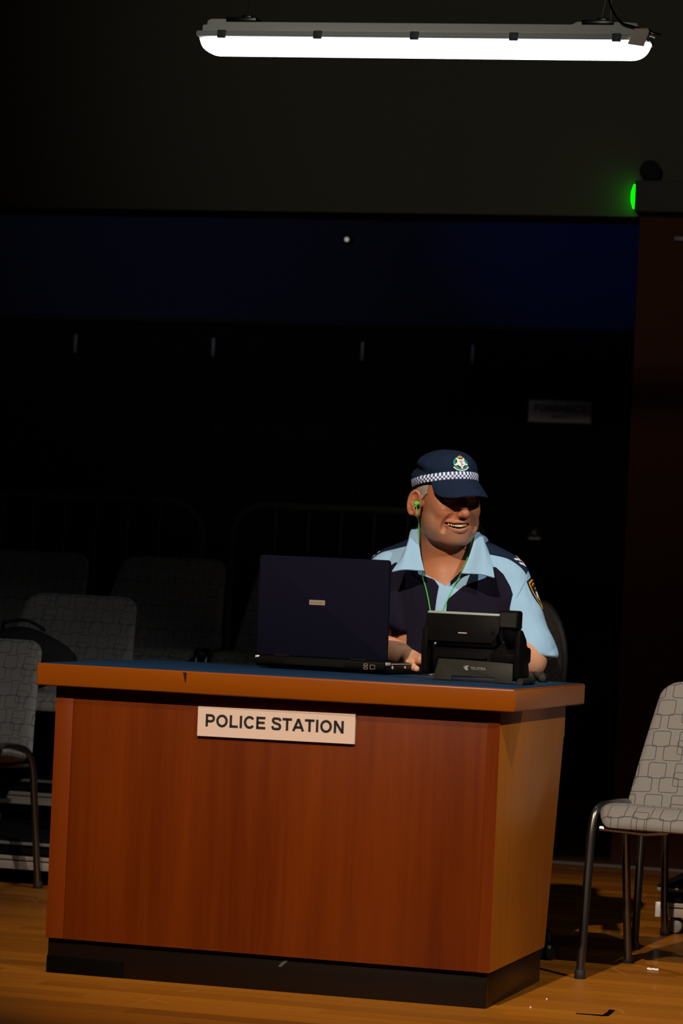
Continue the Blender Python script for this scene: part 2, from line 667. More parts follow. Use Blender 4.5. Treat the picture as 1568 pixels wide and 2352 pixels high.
RX = Matrix.Rotation(math.pi / 2, 4, 'Z')   # prism's x->y, y->-x
xl, xr = -L + OL, -OR
# side panels: polygon in (y, z), thick along x
for x1 in (xl + .047, xr):
    m4 = Matrix(((0, -1, 0, x1), (1, 0, 0, 0), (0, 0, 1, 0), (0, 0, 0, 1)))
    MB().prism(side_poly(OF, W - OB), .047 if x1 < -.5 else .030, m4, .0012).build('side_panel', 'stile_wood' if x1 < -.5 else 'side_veneer', desk, True)
m4 = Matrix(((0, 1, 0, xl + .0475), (1, 0, 0, 0), (0, 0, 1, 0), (0, 0, 0, 1)))
MB().prism([(OF + .001, zb), (OF + .022, zb), (OF + SF + .022, PH), (OF + SF + .001, PH)], (xr - .0305) - (xl + .0475), m4, .0006).build('front_panel', 'front_veneer', desk, True)
_pf = MB()
_pf.prism([(OF - .0004, zb), (OF + .0008, zb), (OF + SF + .0008, PH), (OF + SF - .0004, PH)], .030, Matrix(((0, 1, 0, xr - .0303), (1, 0, 0, 0), (0, 0, 1, 0), (0, 0, 0, 1))), 0)
_pf.build('corner_lipping', 'front_veneer', desk, True)
pl = MB()
px0, px1, py0, py1 = xl + .002, xr - PR, OF + SF + PF, .70
pl.box(px0, px1, py0, py0 + .02, 0, PH, .003).box(px0, px0 + .02, py0 + .02, py1, 0, PH, .001).box(px1 - .02, px1, py0 + .02, py1, 0, PH, .001)
pl.build('plinth', 'plinth_vinyl', desk, True)
MB().box(px0 - .0012, px0 + .205, py0 - .0012, py0 + .004, .001, .043, .0005).build('tape_strip', 'tape_black', desk, True)
_q = at(650, 2213, py0)
MB().prism([(_q[0] - .012, _q[2] - .009), (_q[0] - .004, _q[2] - .008), (_q[0] + .012, _q[2] + .007), (_q[0] + .010, _q[2] + .011), (_q[0] - .002, _q[2] + .004), (_q[0] - .009, _q[2] - .003)], .0006, Matrix.Translation((0, py0 - .0005, 0)), 0).build('paint_chip', 'rail_dim', desk, True)
MB().box(xl + .05, xr - .04, .5, .52, .45, zb, .002).build('modesty_shelf', 'side_veneer', desk, True)

# sign on the desk front
yf = OF - .0085
a, b, c, d = at(454, 1622, yf), at(815, 1640.5, yf), at(452, 1689, yf), at(814, 1711, yf)
cx, cz = (a[0] + b[0] + c[0] + d[0]) / 4, (a[2] + b[2] + c[2] + d[2]) / 4
sw = (np.linalg.norm(b - a) + np.linalg.norm(d - c)) / 2
sh = (np.linalg.norm(c - a) + np.linalg.norm(d - b)) / 2
tilt = math.atan2(b[2] - a[2], b[0] - a[0])
sign = thing('sign', 'white card sign reading POLICE STATION on the desk front', 'sign', (cx, OF + .0005, cz - sh / 2))
TL4 = Matrix.Translation((0, 0, sh / 2)) @ Matrix.Rotation(-tilt, 4, 'Y') @ Matrix.Rotation(math.atan2(SF, zb - PH), 4, 'X')
MB().box(-sw / 2, sw / 2, -.0075, -.0002, -sh / 2, sh / 2, .0006, 1, TL4).build('board', 'white_card', sign)
letters('lettering', 'POLICE STATION', .0308, .198, .0006, 'letter_black', sign, TL4 @ Matrix.Translation((-.0035, -.0075, .0035)))

# ------------------------------------------------------------------ laptop (its back towards the audience)
lb, lr = at(588, 1533, .78, 2), at(878, 1550, .78, 2)
lyaw = math.atan2(lr[1] - lb[1], lr[0] - lb[0])
LW = np.linalg.norm((lr - lb)[:2]) + .008
lc = (lb + lr) / 2
lap = thing('laptop', 'open dark navy laptop seen from the back on the desk', 'laptop', (lc[0], lc[1], .7802), lyaw)
hw = LW / 2
base = MB()
prof = [(.004, .010), (.0, .016), (.0, .030), (.004, .034), (.245, .029), (.250, .025), (.250, .012), (.240, .004), (.02, .004)]
base.prism(prof, LW, Matrix(((0, 1, 0, -hw), (1, 0, 0, 0), (0, 0, 1, 0), (0, 0, 0, 1))), .0015)
lbase = base.build('base', 'black_plastic', lap)
for sx in (-.75, .75):
    for sy in (.03, .22):
        MB().lathe([(.007, 0), (.007, .0045)], 12, Matrix.Translation((sx * hw, sy, 0))).build('foot', 'rubber', lbase)
MB().box(-hw + .012, hw - .012, .03, .235, .0295, .0315, .0005, 1, Matrix.Rotation(-.0207, 4, 'X') @ Matrix.Translation((0, 0, .0035))).build('keyboard', 'black_matte', lap)
MB().box(-.10, .07, -.0012, .001, .013, .027, .0006).build('battery', 'black_matte', lap)
for sx in (-1, 1):
    MB().tube([(sx * (hw - .075) - .022, .006, .035), (sx * (hw - .075) + .022, .006, .035)], .006, 12).build('hinge', 'black_plastic', lap)
MB().box(-hw - .0015, -hw + .012, .0, .03, .024, .0335, .003).build('corner_cap', 'silver', lap)
pts = MB()


def frame_line(mb, x0, x1, z0, z1, y, w=.0008):
    mb.box(x0, x1, y - .0006, y, z0, z0 + w, 0).box(x0, x1, y - .0006, y, z1 - w, z1, 0)
    mb.box(x0, x0 + w, y - .0006, y, z0, z1, 0).box(x1 - w, x1, y - .0006, y, z0, z1, 0)


for q in ((hw - .058, hw - .047, .0120, .0180), (hw - .058, hw - .047, .0205, .0265), (hw - .040, hw - .026, .0130, .0245)):
    pts = MB()
    frame_line(pts, *q, -.0002)
    pts.build('port', 'port_line', lap)
for y_, r_ in ((.060, .0048), (.155, .0040)):
    MB().tube([(hw - .001, y_, .0185), (hw + .0015, y_, .0185)], r_, 14).build('socket', 'silver', lap)
MB().box(hw - .004, hw + .0012, .008, .045, .0235, .0325, .002).build('side_trim', 'silver', lap)
MB().box(hw - .003, hw + .0008, .052, .242, .0265, .0285, .0005).build('edge_line', 'silver', lap)
# lid
tl, tr = at(585, 1273, lc[1] + .01), at(890, 1287, lc[1] - .005)
LH = (tl[2] + tr[2]) / 2 - .7802 - .036
LT = Matrix.Translation((.002, .004, .036)) @ Matrix.Rotation(.03, 4, 'X')


def rrect(w, h, r, n=6, z0=0.0):
    p = []
    for cx_, cz_, a0 in ((w / 2 - r, h - r, 0), (-w / 2 + r, h - r, 90), (-w / 2 + r, r, 180), (w / 2 - r, r, 270)):
        for i in range(n + 1):
            a_ = math.radians(a0 + 90 * i / n)
            p.append((cx_ + r * math.cos(a_), cz_ + r * math.sin(a_) + z0))
    return p


lid = MB().prism(rrect(LW + .004, LH, .009), .011, LT, .0022).build('lid', 'lid_navy', lap)
MB().prism(rrect(LW - .03, LH - .035, .003, 3, .018), .0012, LT @ Matrix.Translation((0, .0106, 0)), 0).build('screen', 'screen_black', lid)
tag(MB().box(-.0265 - .012, .0185 - .012, -.0014, .001, LH * .52, LH * .52 + .0135, .0006, 1, LT).build('badge', 'badge_metal', lid), 'small dull metal name plate')
bl = MB()
for i in range(7):
    bl.box(-.0335 + i * .0052, -.0305 + i * .0052, -.0017, -.0012, LH * .52 + .004, LH * .52 + .0095, 0, 1, LT)
bl.build('badge_lettering', 'alloy_dark', lid)

# ------------------------------------------------------------------ desk phone (its back towards the audience)
pa, pb = at(993, 1561, .78, 2), at(1175, 1572, .78, 2)
pyaw = math.atan2(pb[1] - pa[1], pb[0] - pa[0])
pw = np.linalg.norm((pb - pa)[:2])
pc = (pa + pb) / 2
phone = thing('desk_phone', 'black desk phone with tilted screen and handset seen from behind', 'phone', (pc[0], pc[1], .7816), pyaw)
k = pw / .205
fp = MB()
fp.prism([(-.1090, 0), (-.058, 0), (-.058, .012), (.060, .012), (.060, 0), (.1090, 0), (.1050, .052), (-.100, .057)], .006, Matrix.Rotation(-.22, 4, 'X'), .0015)
plate = fp.build('stand', 'phone_grey', phone)
letters('lettering', 'TELSTRA', .0066, .15, .0005, 'logo_grey', plate, Matrix.Rotation(-.22, 4, 'X') @ Matrix.Translation((.012, -.0002, .0340)), .98)
# the mark beside the word: a T-shaped swoosh over a rounded blob
mk = MB()
mk.prism([(-.016, .0395), (-.007, .0402), (-.0012, .0398), (-.0015, .0372), (-.006, .0370), (-.0045, .0335), (-.0025, .0290), (-.0050, .0262), (-.0092, .0268), (-.0130, .0305), (-.0165, .0335), (-.0185, .0362), (-.0140, .0355), (-.0118, .0372)], .0006,
         Matrix.Rotation(-.22, 4, 'X') @ Matrix.Translation((-.0125, -.0006, .004)) @ Matrix.Scale(.9, 4), 0)
mk.build('mark', 'logo_grey', plate)
body = MB()
# wedge core, side cheeks, right block under the handset
yz = lambda x0: Matrix(((0, 1, 0, x0 - .022), (1, 0, 0, 0), (0, 0, 1, 0), (0, 0, 0, 1)))
body.prism([(.022, .050), (.030, .088), (.062, .104), (.080, .070), (.092, .020), (.092, .012), (.03, .012)], .200, yz(-.100), .004)
body.build('body', 'phone_black', phone)
ck = MB().prism([(.010, .020), (.006, .080), (.010, .128), (.018, .134), (.026, .132), (.052, .112), (.085, .030), (.085, .012), (.02, .012)], .016, yz(-.126), .003)
ck.build('side_cheek', 'phone_black', phone)
ck = MB().prism([(.006, .014), (.002, .070), (.006, .132), (.014, .138), (.026, .134), (.052, .112), (.080, .030), (.080, .004), (.02, .004)], .014, yz(.132), .003)
ck.build('side_cheek', 'phone_black', phone)
ck = MB().prism([(.012, .124), (.020, .132), (.030, .130), (.055, .100), (.012, .090)], .014, yz(.062), .003)
ck.build('cradle_post', 'phone_black', phone)
MB().prism([(.012, .052), (.012, .072), (.030, .086), (.06, .086), (.085, .046), (.085, .040)], .070, yz(.063), .003).prism([(.018, .008), (.018, .052), (.085, .040), (.085, .004)], .058, yz(.075), .003).build('handset_rest', 'phone_black', phone)
MB().box(-.1045, .03, .008, .02, .056, .0625, .002).build('ledge', 'phone_black', phone)
DT = Matrix.Translation((-.038, .006, .098)) @ Matrix.Rotation(-.30, 4, 'X')
dp = MB().prism([(-.090, 0), (.083, 0), (.099, .030), (.099, .072), (.095, .078), (-.103, .078), (-.107, .072), (-.107, .030)], .016, DT, .003)
disp = dp.build('display', 'phone_black', phone)
MB().prism([(-.1055, .0735), (.0975, .0735), (.0955, .0805), (-.1035, .0805)], .019, DT @ Matrix.Translation((0, -.0012, 0)), .0015).build('top_edge', 'phone_edge', disp)
MB().box(-.012, .012, -.0012, .002, .0225, .0262, .0006, 1, DT).build('latch', 'badge_metal', disp)
MB().prism([(-.090, .012), (.090, .012), (.090, .070), (-.090, .070)], .001, DT @ Matrix.Translation((0, .0158, 0)), 0).build('screen', 'screen_black', disp)
hsx = .0925
hs = MB()
hs.box(hsx - .026, hsx + .026, -.004, .034, .136, .185, .007, 3)
hs.add(*tube(spline([(hsx, .016, .150), (hsx, .025, .120), (hsx, .045, .105), (hsx, .085, .085)], 6), .019, 14, (1.25, (1, 0, 0))))
hs.box(hsx - .024, hsx + .024, .065, .11, .050, .092, .008, 3)
hset = hs.build('handset', 'phone_black', phone)
MB().box(hsx - .022, hsx + .022, -.0052, -.003, .142, .178, .001, 1).build('earpiece_cap', 'phone_grey', hset)
# coiled cord lying on the desktop beside the phone
PM = ROOTS[phone.name].inverted()
cp = [PM @ Vector(at(x_, y_, z_, 2)) for x_, y_, z_ in ((1194, 1566, .7890), (1208, 1565, .7890), (1222, 1563, .7890), (1218, 1552, .791), (1226, 1548, .792), (1243, 1558, .790), (1249, 1556, .790), (1242, 1549, .791), (1222, 1540, .793), (1200, 1534, .80))]
MB().add(*tube(spline([tuple(q) for q in cp], 8), .0085, 12)).build('cord', 'rubber', phone)

# ------------------------------------------------------------------ hanging batten light
la, lbb = at(463, 88, 1.1), at(1494, 98, 1.1)
LL = np.linalg.norm(lbb - la)
lcx = (la + lbb) / 2
lit = thing('batten_light', 'long lit white batten light hanging above the desk', 'light', tuple(lcx))
lit.rotation_euler = (0, math.atan2(la[2] - lbb[2], LL), 0)
hl = LL / 2


def lens(hl_, w, z0, z1, n=14, m=40, endl=.055):
    """elongated shallow bowl"""
    V, F = [], []
    xs_ = [-hl_ + endl * (1 - math.cos(q)) for q in np.linspace(0, math.pi / 2, 12)]
    xs_ = xs_ + list(np.linspace(-hl_ + endl, hl_ - endl, 20))[1:-1] + [-q for q in xs_[::-1]]
    m = len(xs_) - 1
    for x in xs_:
        e = (hl_ - abs(x)) / endl
        kx = 1.0 if e >= 1 else math.sqrt(max(0, 1 - (1 - e) ** 2))
        for j in range(n + 1):
            a_ = math.pi * j / n
            cy = math.cos(a_)
            V.append((x, w * math.copysign(abs(cy) ** .6, cy) * max(kx, .35), z0 + (z1 - z0) * (math.sin(a_) ** .55) * kx))
    q = n + 1
    for i in range(m):
        for j in range(n):
            F.append((i * q + j, (i + 1) * q + j, (i + 1) * q + j + 1, i * q + j + 1))
        F.append((i * q + n, (i + 1) * q + n, (i + 1) * q, i * q))
    F.append(tuple(range(q)))
    F.append(tuple(m * q + j for j in range(q))[::-1])
    return V, F


MB().add(*lens(hl, .052, -.002, -.048)).build('diffuser', 'diffuser_lit', lit)
MB().box(-hl + .001, hl - .001, -.058, .058, -.004, .013, .005, 2).build('rim', 'grey_rim', lit)
hb = MB()
hb.prism([(-hl + .022, .012), (hl - .022, .012), (hl - .032, .046), (hl - .07, .049), (hl - .20, .049), (hl - .215, .041), (-hl + .175, .041), (-hl + .16, .049), (-hl + .04, .049), (-hl + .03, .045)], .090, Matrix.Translation((0, -.045, 0)), .004)
hb.build('housing', 'grey_housing', lit)
for x_ in (553 - 20, 731, 953, 1181, 1417):
    xx = at(x_, 85, 1.05)[0] - lcx[0]
    if x_ < 600:
        xx = at(511, 80, 1.05)[0] - lcx[0]
    for s_ in (-1, 1):
        MB().box(xx - .0125, xx + .0125, s_ * .0595 - .004, s_ * .0595 + .004, -.009, .014, .002).build('clip', 'grey_clip', lit)
for x_ in (at(565, 45, 1.1)[0], at(1380, 45, 1.1)[0]):
    xx = x_ - lcx[0]
    br = MB().box(xx - .045, xx + .045, -.049, .049, .040, .053, .0015).build('bracket', 'steel_dark', lit)
    hk = MB().box(xx - .008, xx + .020, -.02, .02, .054, .065, .002)
    hk.prism([(xx + .022, .054), (xx + .034, .054), (xx + .034, .058), (xx + .028, .063)], .012)
    hk.build('hanger', 'steel_dark', br)
    MB().tube([(xx + .0, 0, .062), (xx + .010, 0, .12), (xx + .012, 0, .7)], .0009, 6).build('hanging_wire', 'steel_dark', br)
    MB().tube([(xx + .026, 0, .062), (xx + .026, 0, .14), (xx + .020, 0, .7)], .0009, 6).build('hanging_wire', 'steel_dark', br)
for s_ in (-1, 1):
    MB().box(s_ * (hl - .014) - .008, s_ * (hl - .014) + .008, -.02, .02, .012, .037, .005, 3).build('end_lug', 'grey_housing', lit)
fl = MB().prism([(-.024, -.040), (.021, -.046), (.034, -.004), (.030, .002), (-.006, .004), (-.010, -.006)], .0012, Matrix.Translation((hl - .028, -.0655, .024)), 0)
fl.box(hl - .036, hl + .004, -.066, -.030, .0255, .0285, .001)
fl.build('label_flap', 'foil', lit)
MB().tube([(hl - .03, -.035, .020), (hl + .010, -.035, .018), (hl + .018, -.03, .014)], .009, 10).build('cable_gland', 'foil', lit)
cpts = [at(px_, py_, 1.04) - lcx for px_, py_ in ((1398, -60), (1396, -20), (1400, 5), (1412, 30), (1428, 48), (1450, 55), (1480, 63), (1502, 70), (1517, 74))]
MB().add(*tube(spline(cpts, 6), .0030, 8)).build('power_cord', 'black_gloss', lit)

# ------------------------------------------------------------------ stacking chairs
def pad(P, W_, T_, nu=18, nv=26, vlen=1.0):
    """upholstered shell: P(u, v) mid surface, W_(v) half width, T_ half thickness"""
    mid, nrm, th, uv = [], [], [], []
    us, vs = np.sin(np.linspace(-1, 1, nu) * math.pi / 2), .5 - .5 * np.cos(np.linspace(0, 1, nv) * math.pi)
    S = lambda u, v: np.array(P(u * W_(v), v))
    V = []
    for v in vs:
        for u in us:
            p = S(u, v)
            e = 1e-3
            du = S(min(u + e, 1), v) - S(max(u - e, -1), v)
            dv = S(u, min(v + e, 1)) - S(u, max(v - e, 0))
            n_ = np.cross(du, dv)
            n_ /= np.linalg.norm(n_) + 1e-12
            t = T_ * math.sqrt(max(0, 1 - abs(u) ** 8)) * math.sqrt(max(0, 1 - abs(2 * v - 1) ** 14))
            mid.append(p)
            nrm.append(n_)
            th.append(t)
            uv.append((u * W_(v) + 1.0, v * vlen + 1.0))
    mid, nrm, th = np.array(mid), np.array(nrm), np.array(th)[:, None]
    V = np.concatenate([mid + nrm * th, mid - nrm * th])
    F = []
    o = nu * nv
    for j in range(nv - 1):
        for i in range(nu - 1):
            a_ = j * nu + i
            F.append((a_, a_ + 1, a_ + nu + 1, a_ + nu))
            F.append((o + a_, o + a_ + nu, o + a_ + nu + 1, o + a_ + 1))
    for j in range(nv - 1):
        for i in (0, nu - 1):
            a_ = j * nu + i
            q = (a_, a_ + nu, o + a_ + nu, o + a_)
            F.append(q if i == 0 else q[::-1])
    for i in range(nu - 1):
        for j in (0, nv - 1):
            a_ = j * nu + i
            q = (a_, o + a_, o + a_ + 1, a_ + 1)
            F.append(q if j == 0 else q[::-1])
    return V, F, uv + uv


def corner(v, r0, r1):
    k_ = 1.0
    if v < r0:
        k_ = min(k_, 1 - .22 * (1 - math.sqrt(max(0, 1 - (1 - v / r0) ** 2))))
    if v > 1 - r1:
        k_ = min(k_, 1 - .26 * (1 - math.sqrt(max(0, 1 - ((v - 1 + r1) / r1) ** 2))))
    return k_


def seat_pt(x, v):
    y = -.225 + .40 * v
    z = .432 + .016 * math.cos(v * 3.0) * (1 - .5 * v) - .012 * v
    if v < .22:
        z -= .045 * ((.22 - v) / .22) ** 2
    z += .55 * x * x * (1 - .3 * v) * .5 * max(0, min(1, v * 2))
    return (x, y, z)


def back_pt(x, v):
    y = .155 + .085 * v + .10 * v * v * .55
    z = .415 + .372 * v
    y -= .85 * x * x * (1 - .35 * v)
    return (x, y, z)


def make_chair(name, label, group):
    t = thing(name, label, 'chair', (0, 0, 0), 0, group)
    v, f, uv = pad(seat_pt, lambda q: (.246 - .010 * q) * corner(q, .3, .08), .022, vlen=.42)
    MB().add(v, f, None, uv).build('seat', 'chair_fabric', t, smooth=60)
    v, f, uv = pad(back_pt, lambda q: (.250 - .050 * q) * corner(q, .06, .11), .017, vlen=.40)
    MB().add(v, f, None, uv).build('backrest', 'chair_fabric', t, smooth=60)
    for s_ in (-1, 1):
        p = spline([(s_ * .250, -.240, .006), (s_ * .250, -.205, .30), (s_ * .249, -.190, .405), (s_ * .243, -.165, .447), (s_ * .222, -.09, .458),
                    (s_ * .218, .01, .455), (s_ * .236, .085, .440), (s_ * .247, .118, .39), (s_ * .249, .137, .30), (s_ * .250, .205, .006)], 6)
        MB().add(*tube(p, .0135, 14, (.85, (1, 0, 0)))).build('side_frame', 'chrome', t)
        MB().tube([(s_ * .242, -.155, .395), (s_ * .12, -.13, .388), (s_ * .06, -.12, .395)], .008, 8).build('seat_support', 'chrome', t)
        MB().tube([(s_ * .242, .10, .395), (s_ * .12, .08, .388), (s_ * .06, .07, .395)], .008, 8).build('seat_support', 'chrome', t)
        for yy, xx in ((-.241, .250), (.206, .250)):
            MB().lathe([(.0145, 0), (.0155, .004), (.015, .020), (.012, .024)], 12, Matrix.Translation((s_ * xx, yy, 0))).build('foot', 'rubber', t)
    return t


def put(o, x, y, z, rz, label=None):
    o.location = (x, y, z)
    o.rotation_euler = (0, 0, rz)
    if label:
        o['label'] = label
    return o


# measured foot positions of the right-hand chair: front foot (.034, .824), rear foot (.082, 1.259)
CG = 'grey patterned stacking chairs'
ch = make_chair('stacking_chair', 'well lit grey patterned stacking chair nearest the audience, right of the desk', CG)
crz = -math.atan2(.082 - .034, 1.259 - .824)
_off = Matrix.Rotation(crz, 3, 'Z') @ Vector((-.249, -.24, 0))
put(ch, .034 - _off.x, .824 - _off.y, 0, crz)
spots = [
    (.292, 1.86, 0, -.03, 'dark grey stacking chair directly behind the well lit right-hand chair'),
    (-2.222, 1.85, 0, -.02, 'dim grey stacking chair on the floor just left of the desk'),
    (-2.150, 2.56, .15, .0, 'dark stacking chair on the low riser with a black bag on its seat'),
    (-2.602, 3.30, .30, .0, 'dark stacking chair on the second riser tier at the left picture edge'),
    (-2.070, 3.30, .30, .0, 'dark stacking chair on the second riser tier, first one left of the laptop'),
    (-1.538, 3.30, .30, .0, 'dark stacking chair on the second riser tier mostly hidden behind the laptop'),
]
for x_, y_, z_, r_, lab in spots:
    put(copy_tree(ch), x_, y_, z_, r_, lab)

# black bag on the seat of the riser chair
bm_ = MB()
bx = at(80, 1480, 2.44)
rings = []
for i in range(13):
    tt = i / 12
    hh = math.sin(math.pi * (.04 + .92 * tt)) ** .6
    rings.append((tt, hh))
V, F = [], []
for i, (tt, hh) in enumerate(rings):
    for j in range(20):
        a_ = 2 * math.pi * j / 20
        V.append((-.20 + .34 * tt, .075 * hh * math.cos(a_), .105 * hh * math.sin(a_) * (1 + .15 * math.cos(3 * tt)) + .105 * (1 if True else 0)))
for i in range(12):
    for j in range(20):
        F.append((i * 20 + j, (i + 1) * 20 + j, (i + 1) * 20 + (j + 1) % 20, i * 20 + (j + 1) % 20))
F.append(tuple(range(20)))
F.append(tuple(12 * 20 + j for j in range(20))[::-1])
bag = thing('bag', 'soft black bag lying on the seat of a riser chair', 'bag', (-2.15, 2.40, .612))
MB().add(V, F).build('body', 'dark_fabric', bag)
MB().add(*tube(spline([(-.12, 0, .20), (-.10, -.03, .225), (-.02, -.04, .235), (.03, 0, .205)], 6), .006, 8)).build('strap', 'dark_fabric', bag)

# ------------------------------------------------------------------ risers (low portable stage platforms)
RG = 'portable stage risers'


def riser(x0, x1, y0, y1, z0, z1, label, casters=True):
    t = thing('stage_riser', label, 'platform', ((x0 + x1) / 2, y0, z0), 0, RG)
    h = z1 - z0
    MB().box(x0, x1, y0, y1, z1 - .016, z1, .002).build('deck', 'black_matte', t, True)
    MB().box(x0, x1, y0 - .004, y0 + .004, z1 - .020, z1 - .010, .001).build('nosing', 'alloy_dark', t, True)
    MB().box(x0 + .01, x1 - .01, y0 + .006, y0 + .03, z1 - .048, z1 - .018, .001).build('fascia', 'black_matte', t, True)
    MB().box(x0 + .005, x1 - .005, y0, y0 + .03, z1 - .068, z1 - .056, .001).build('rail', 'alloy', t, True)
    MB().box(x0 + .005, x1 - .005, y0 - .001, y0 + .03, z1 - .098, z1 - .072, .001).build('rail', 'alloy', t, True)
    MB().box(x0 + .01, x1 - .01, y0 + .034, y1 - .01, z1 - .098, z1 - .018, .001).build('underframe', 'black_matte', t, True)
    MB().box(x0 - .003, x0 + .012, y0 - .002, y0 + .02, z1 - .10, z1 - .055, .001).build('bracket', 'silver', t, True)
    if z0 > .02:
        MB().box(x0 + .02, x1 - .02, y0 + .05, y1 - .02, z0, z1 - .098, .001).build('kickboard', 'black_matte', t, True)
    else:
        for xx in (x0 + .055, x1 - .06):
            for yy in (y0 + .04, y1 - .06):
                c_ = MB().box(xx - .014, xx + .014, yy - .022, yy + .022, z0 + .035, z1 - .098, .002).build('caster_fork', 'black_plastic', t, True)
                MB().lathe([(.010, -.012), (.021, -.010), (.024, -.004), (.024, .004), (.021, .010), (.010, .012)], 18,
                           Matrix.Translation((xx, yy - .012, .0245)) @ Matrix.Rotation(math.pi / 2, 4, 'X')).build('wheel', 'alloy_dark', c_, True)
    return t


riser(-4.2, -1.02, 2.09, 2.85, 0, .15, 'low black riser with alloy rails behind the left floor chair')
riser(-4.2, -1.02, 2.86, 3.62, 0, .30, 'middle black riser tier carrying three dark chairs')
riser(-4.2, -1.02, 3.63, 4.30, 0, .45, 'rear black riser tier under the guard rails')
riser(.012, 1.6, 2.12, 2.85, 0, .15, 'low black riser with pale rails and caster behind the right chair')

# guard rails at the back of the risers
for x0, x1, lab in ((-3.9, -2.189, 'dark guard rail panel with rounded corner at the far left behind the chairs'), (-2.066, -1.06, 'dark guard rail panel with rounded corner directly behind the laptop')):
    t = thing('guard_rail', lab, 'railing', ((x0 + x1) / 2, 4.24, .45), 0, 'guard rails behind the risers')
    zt, r_ = 1.310, .13
    pth = [(x0, 4.24, .452), (x0, 4.24, zt - r_)] + [(x0 + r_ - r_ * math.cos(q), 4.24, zt - r_ + r_ * math.sin(q)) for q in np.linspace(.2, 1.57, 6)] + \
          [(x1 - r_ + r_ * math.sin(q), 4.24, zt - r_ + r_ * math.cos(q)) for q in np.linspace(0, 1.4, 6)] + [(x1, 4.24, zt - r_), (x1, 4.24, .452)]
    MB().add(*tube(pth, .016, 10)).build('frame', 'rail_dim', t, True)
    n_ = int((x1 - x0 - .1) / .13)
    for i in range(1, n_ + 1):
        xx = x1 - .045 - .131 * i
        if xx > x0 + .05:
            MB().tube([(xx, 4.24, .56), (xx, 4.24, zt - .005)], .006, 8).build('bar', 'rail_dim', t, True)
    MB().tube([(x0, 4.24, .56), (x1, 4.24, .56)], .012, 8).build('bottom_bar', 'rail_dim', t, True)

# ------------------------------------------------------------------ things on the walls
a, b = at(1214, 918, 7.99), at(1356, 973, 7.99)
fs = thing('sign', 'small white sign reading FORENSICS on the black door', 'sign', ((a[0] + b[0]) / 2, 7.999, b[2]))
fw, fh = b[0] - a[0], a[2] - b[2]
MB().box(-fw / 2, fw / 2, -.006, 0, 0, fh, .001).build('board', 'card_grey', fs)
letters('lettering', 'FORENSICS', .034, .18, .0008, 'letter_black', fs, Matrix.Translation((0, -.006, fh * .64)), .95)
text('lettering', 'department', .020, .001, 'letter_black', fs, Matrix.Translation((0, -.0066, fh * .27)) @ UPRIGHT, .0002, .95)
a, b = at(1212, 1210, 7.99), at(1241, 1241, 7.99)
ns = thing('notice', 'tiny dark notice with a pale strip on the black door', 'notice', ((a[0] + b[0]) / 2, 7.999, b[2]))
nw, nh = b[0] - a[0], a[2] - b[2]
MB().box(-nw / 2, nw / 2, -.004, 0, 0, nh, .001).build('plate', 'recess_dark', ns)
MB().box(-nw * .42, nw * .44, -.005, -.003, nh * .06, nh * .2, .0005).build('strip', 'card_grey', ns)
MB().prism([(-nw * .25, nh * .42), (-nw * .05, nh * .52), (nw * .12, nh * .30), (nw * .16, nh * .42), (nw * .02, nh * .62), (nw * .2, nh * .8), (-nw * .12, nh * .7)], .001, Matrix.Translation((0, -.005, 0)), 0).build('pictogram', 'alloy_dark', ns)
p = at(794, 549, 7.95)
dl = thing('downlight', 'tiny pale lamp on the dark blue band over the doors', 'lamp', (p[0], 7.999, p[2]))
MB().lathe([(.022, 0), (.022, .02), (.016, .03)], 16, Matrix.Rotation(math.pi / 2, 4, 'X')).build('body', 'recess_dark', dl)
MB().lathe([(.010, .028), (.010, .034), (.006, .037)], 14, Matrix.Rotation(math.pi / 2, 4, 'X')).build('bulb', 'small_lamp', dl)
# emergency light: box with a green lens on its left end and two lamp heads on top
a, b = at(1459, 416, WY - .05), at(1459, 488, WY - .05)
em = thing('emergency_light', 'pale emergency light box with glowing green end on the upper wall', 'light', (a[0] + .19, WY, b[2]))
eh = a[2] - b[2]
MB().box(-.188, .19, -.075, 0, 0, eh, .006).build('housing', 'emergency_grey', em)
V = []
MB().lathe([(.001, .012), (.020, .0105), (.038, .006), (.048, .0), (.048, -.006)], 20, Matrix.Translation((-.188, -.035, eh * .52)) @ Matrix.Rotation(-math.pi / 2, 4, 'Y') @ Matrix.Diagonal((1.15, .66, 1.5, 1))).build('lens', 'green_led', em)
for xx in (-.135, .11):
    MB().lathe([(.020, .0), (.036, .01), (.040, .03), (.034, .034)], 18, Matrix.Translation((xx, -.03, eh + .04)) @ Matrix.Rotation(math.pi / 2, 4, 'X')).box(xx - .008, xx + .008, -.04, -.022, eh - .002, eh + .012, .002).build('lamp_head', 'recess_dark', em)
a = at(1550, 548, WY - .02)
wb = thing('wall_bracket', 'short dull metal bar on the red-brown panel under the emergency light', 'bracket', (a[0] + .02, WY, a[2]))
MB().box(-.025, .06, -.02, 0, -.009, .009, .003).build('bar', 'alloy_dark', wb)

# ------------------------------------------------------------------ bits on the floor
tp = MB()


def floor_poly(mb, pix, z):
    q = [at(x_, y_, 0, 2) for x_, y_ in pix]
    n_ = len(q)
    mb.add([(p_[0], p_[1], zz) for zz in (.0001, z) for p_ in q], [tuple(range(n_))[::-1], tuple(range(n_, 2 * n_))] + [(i, (i + 1) % n_, n_ + (i + 1) % n_, n_ + i) for i in range(n_)])


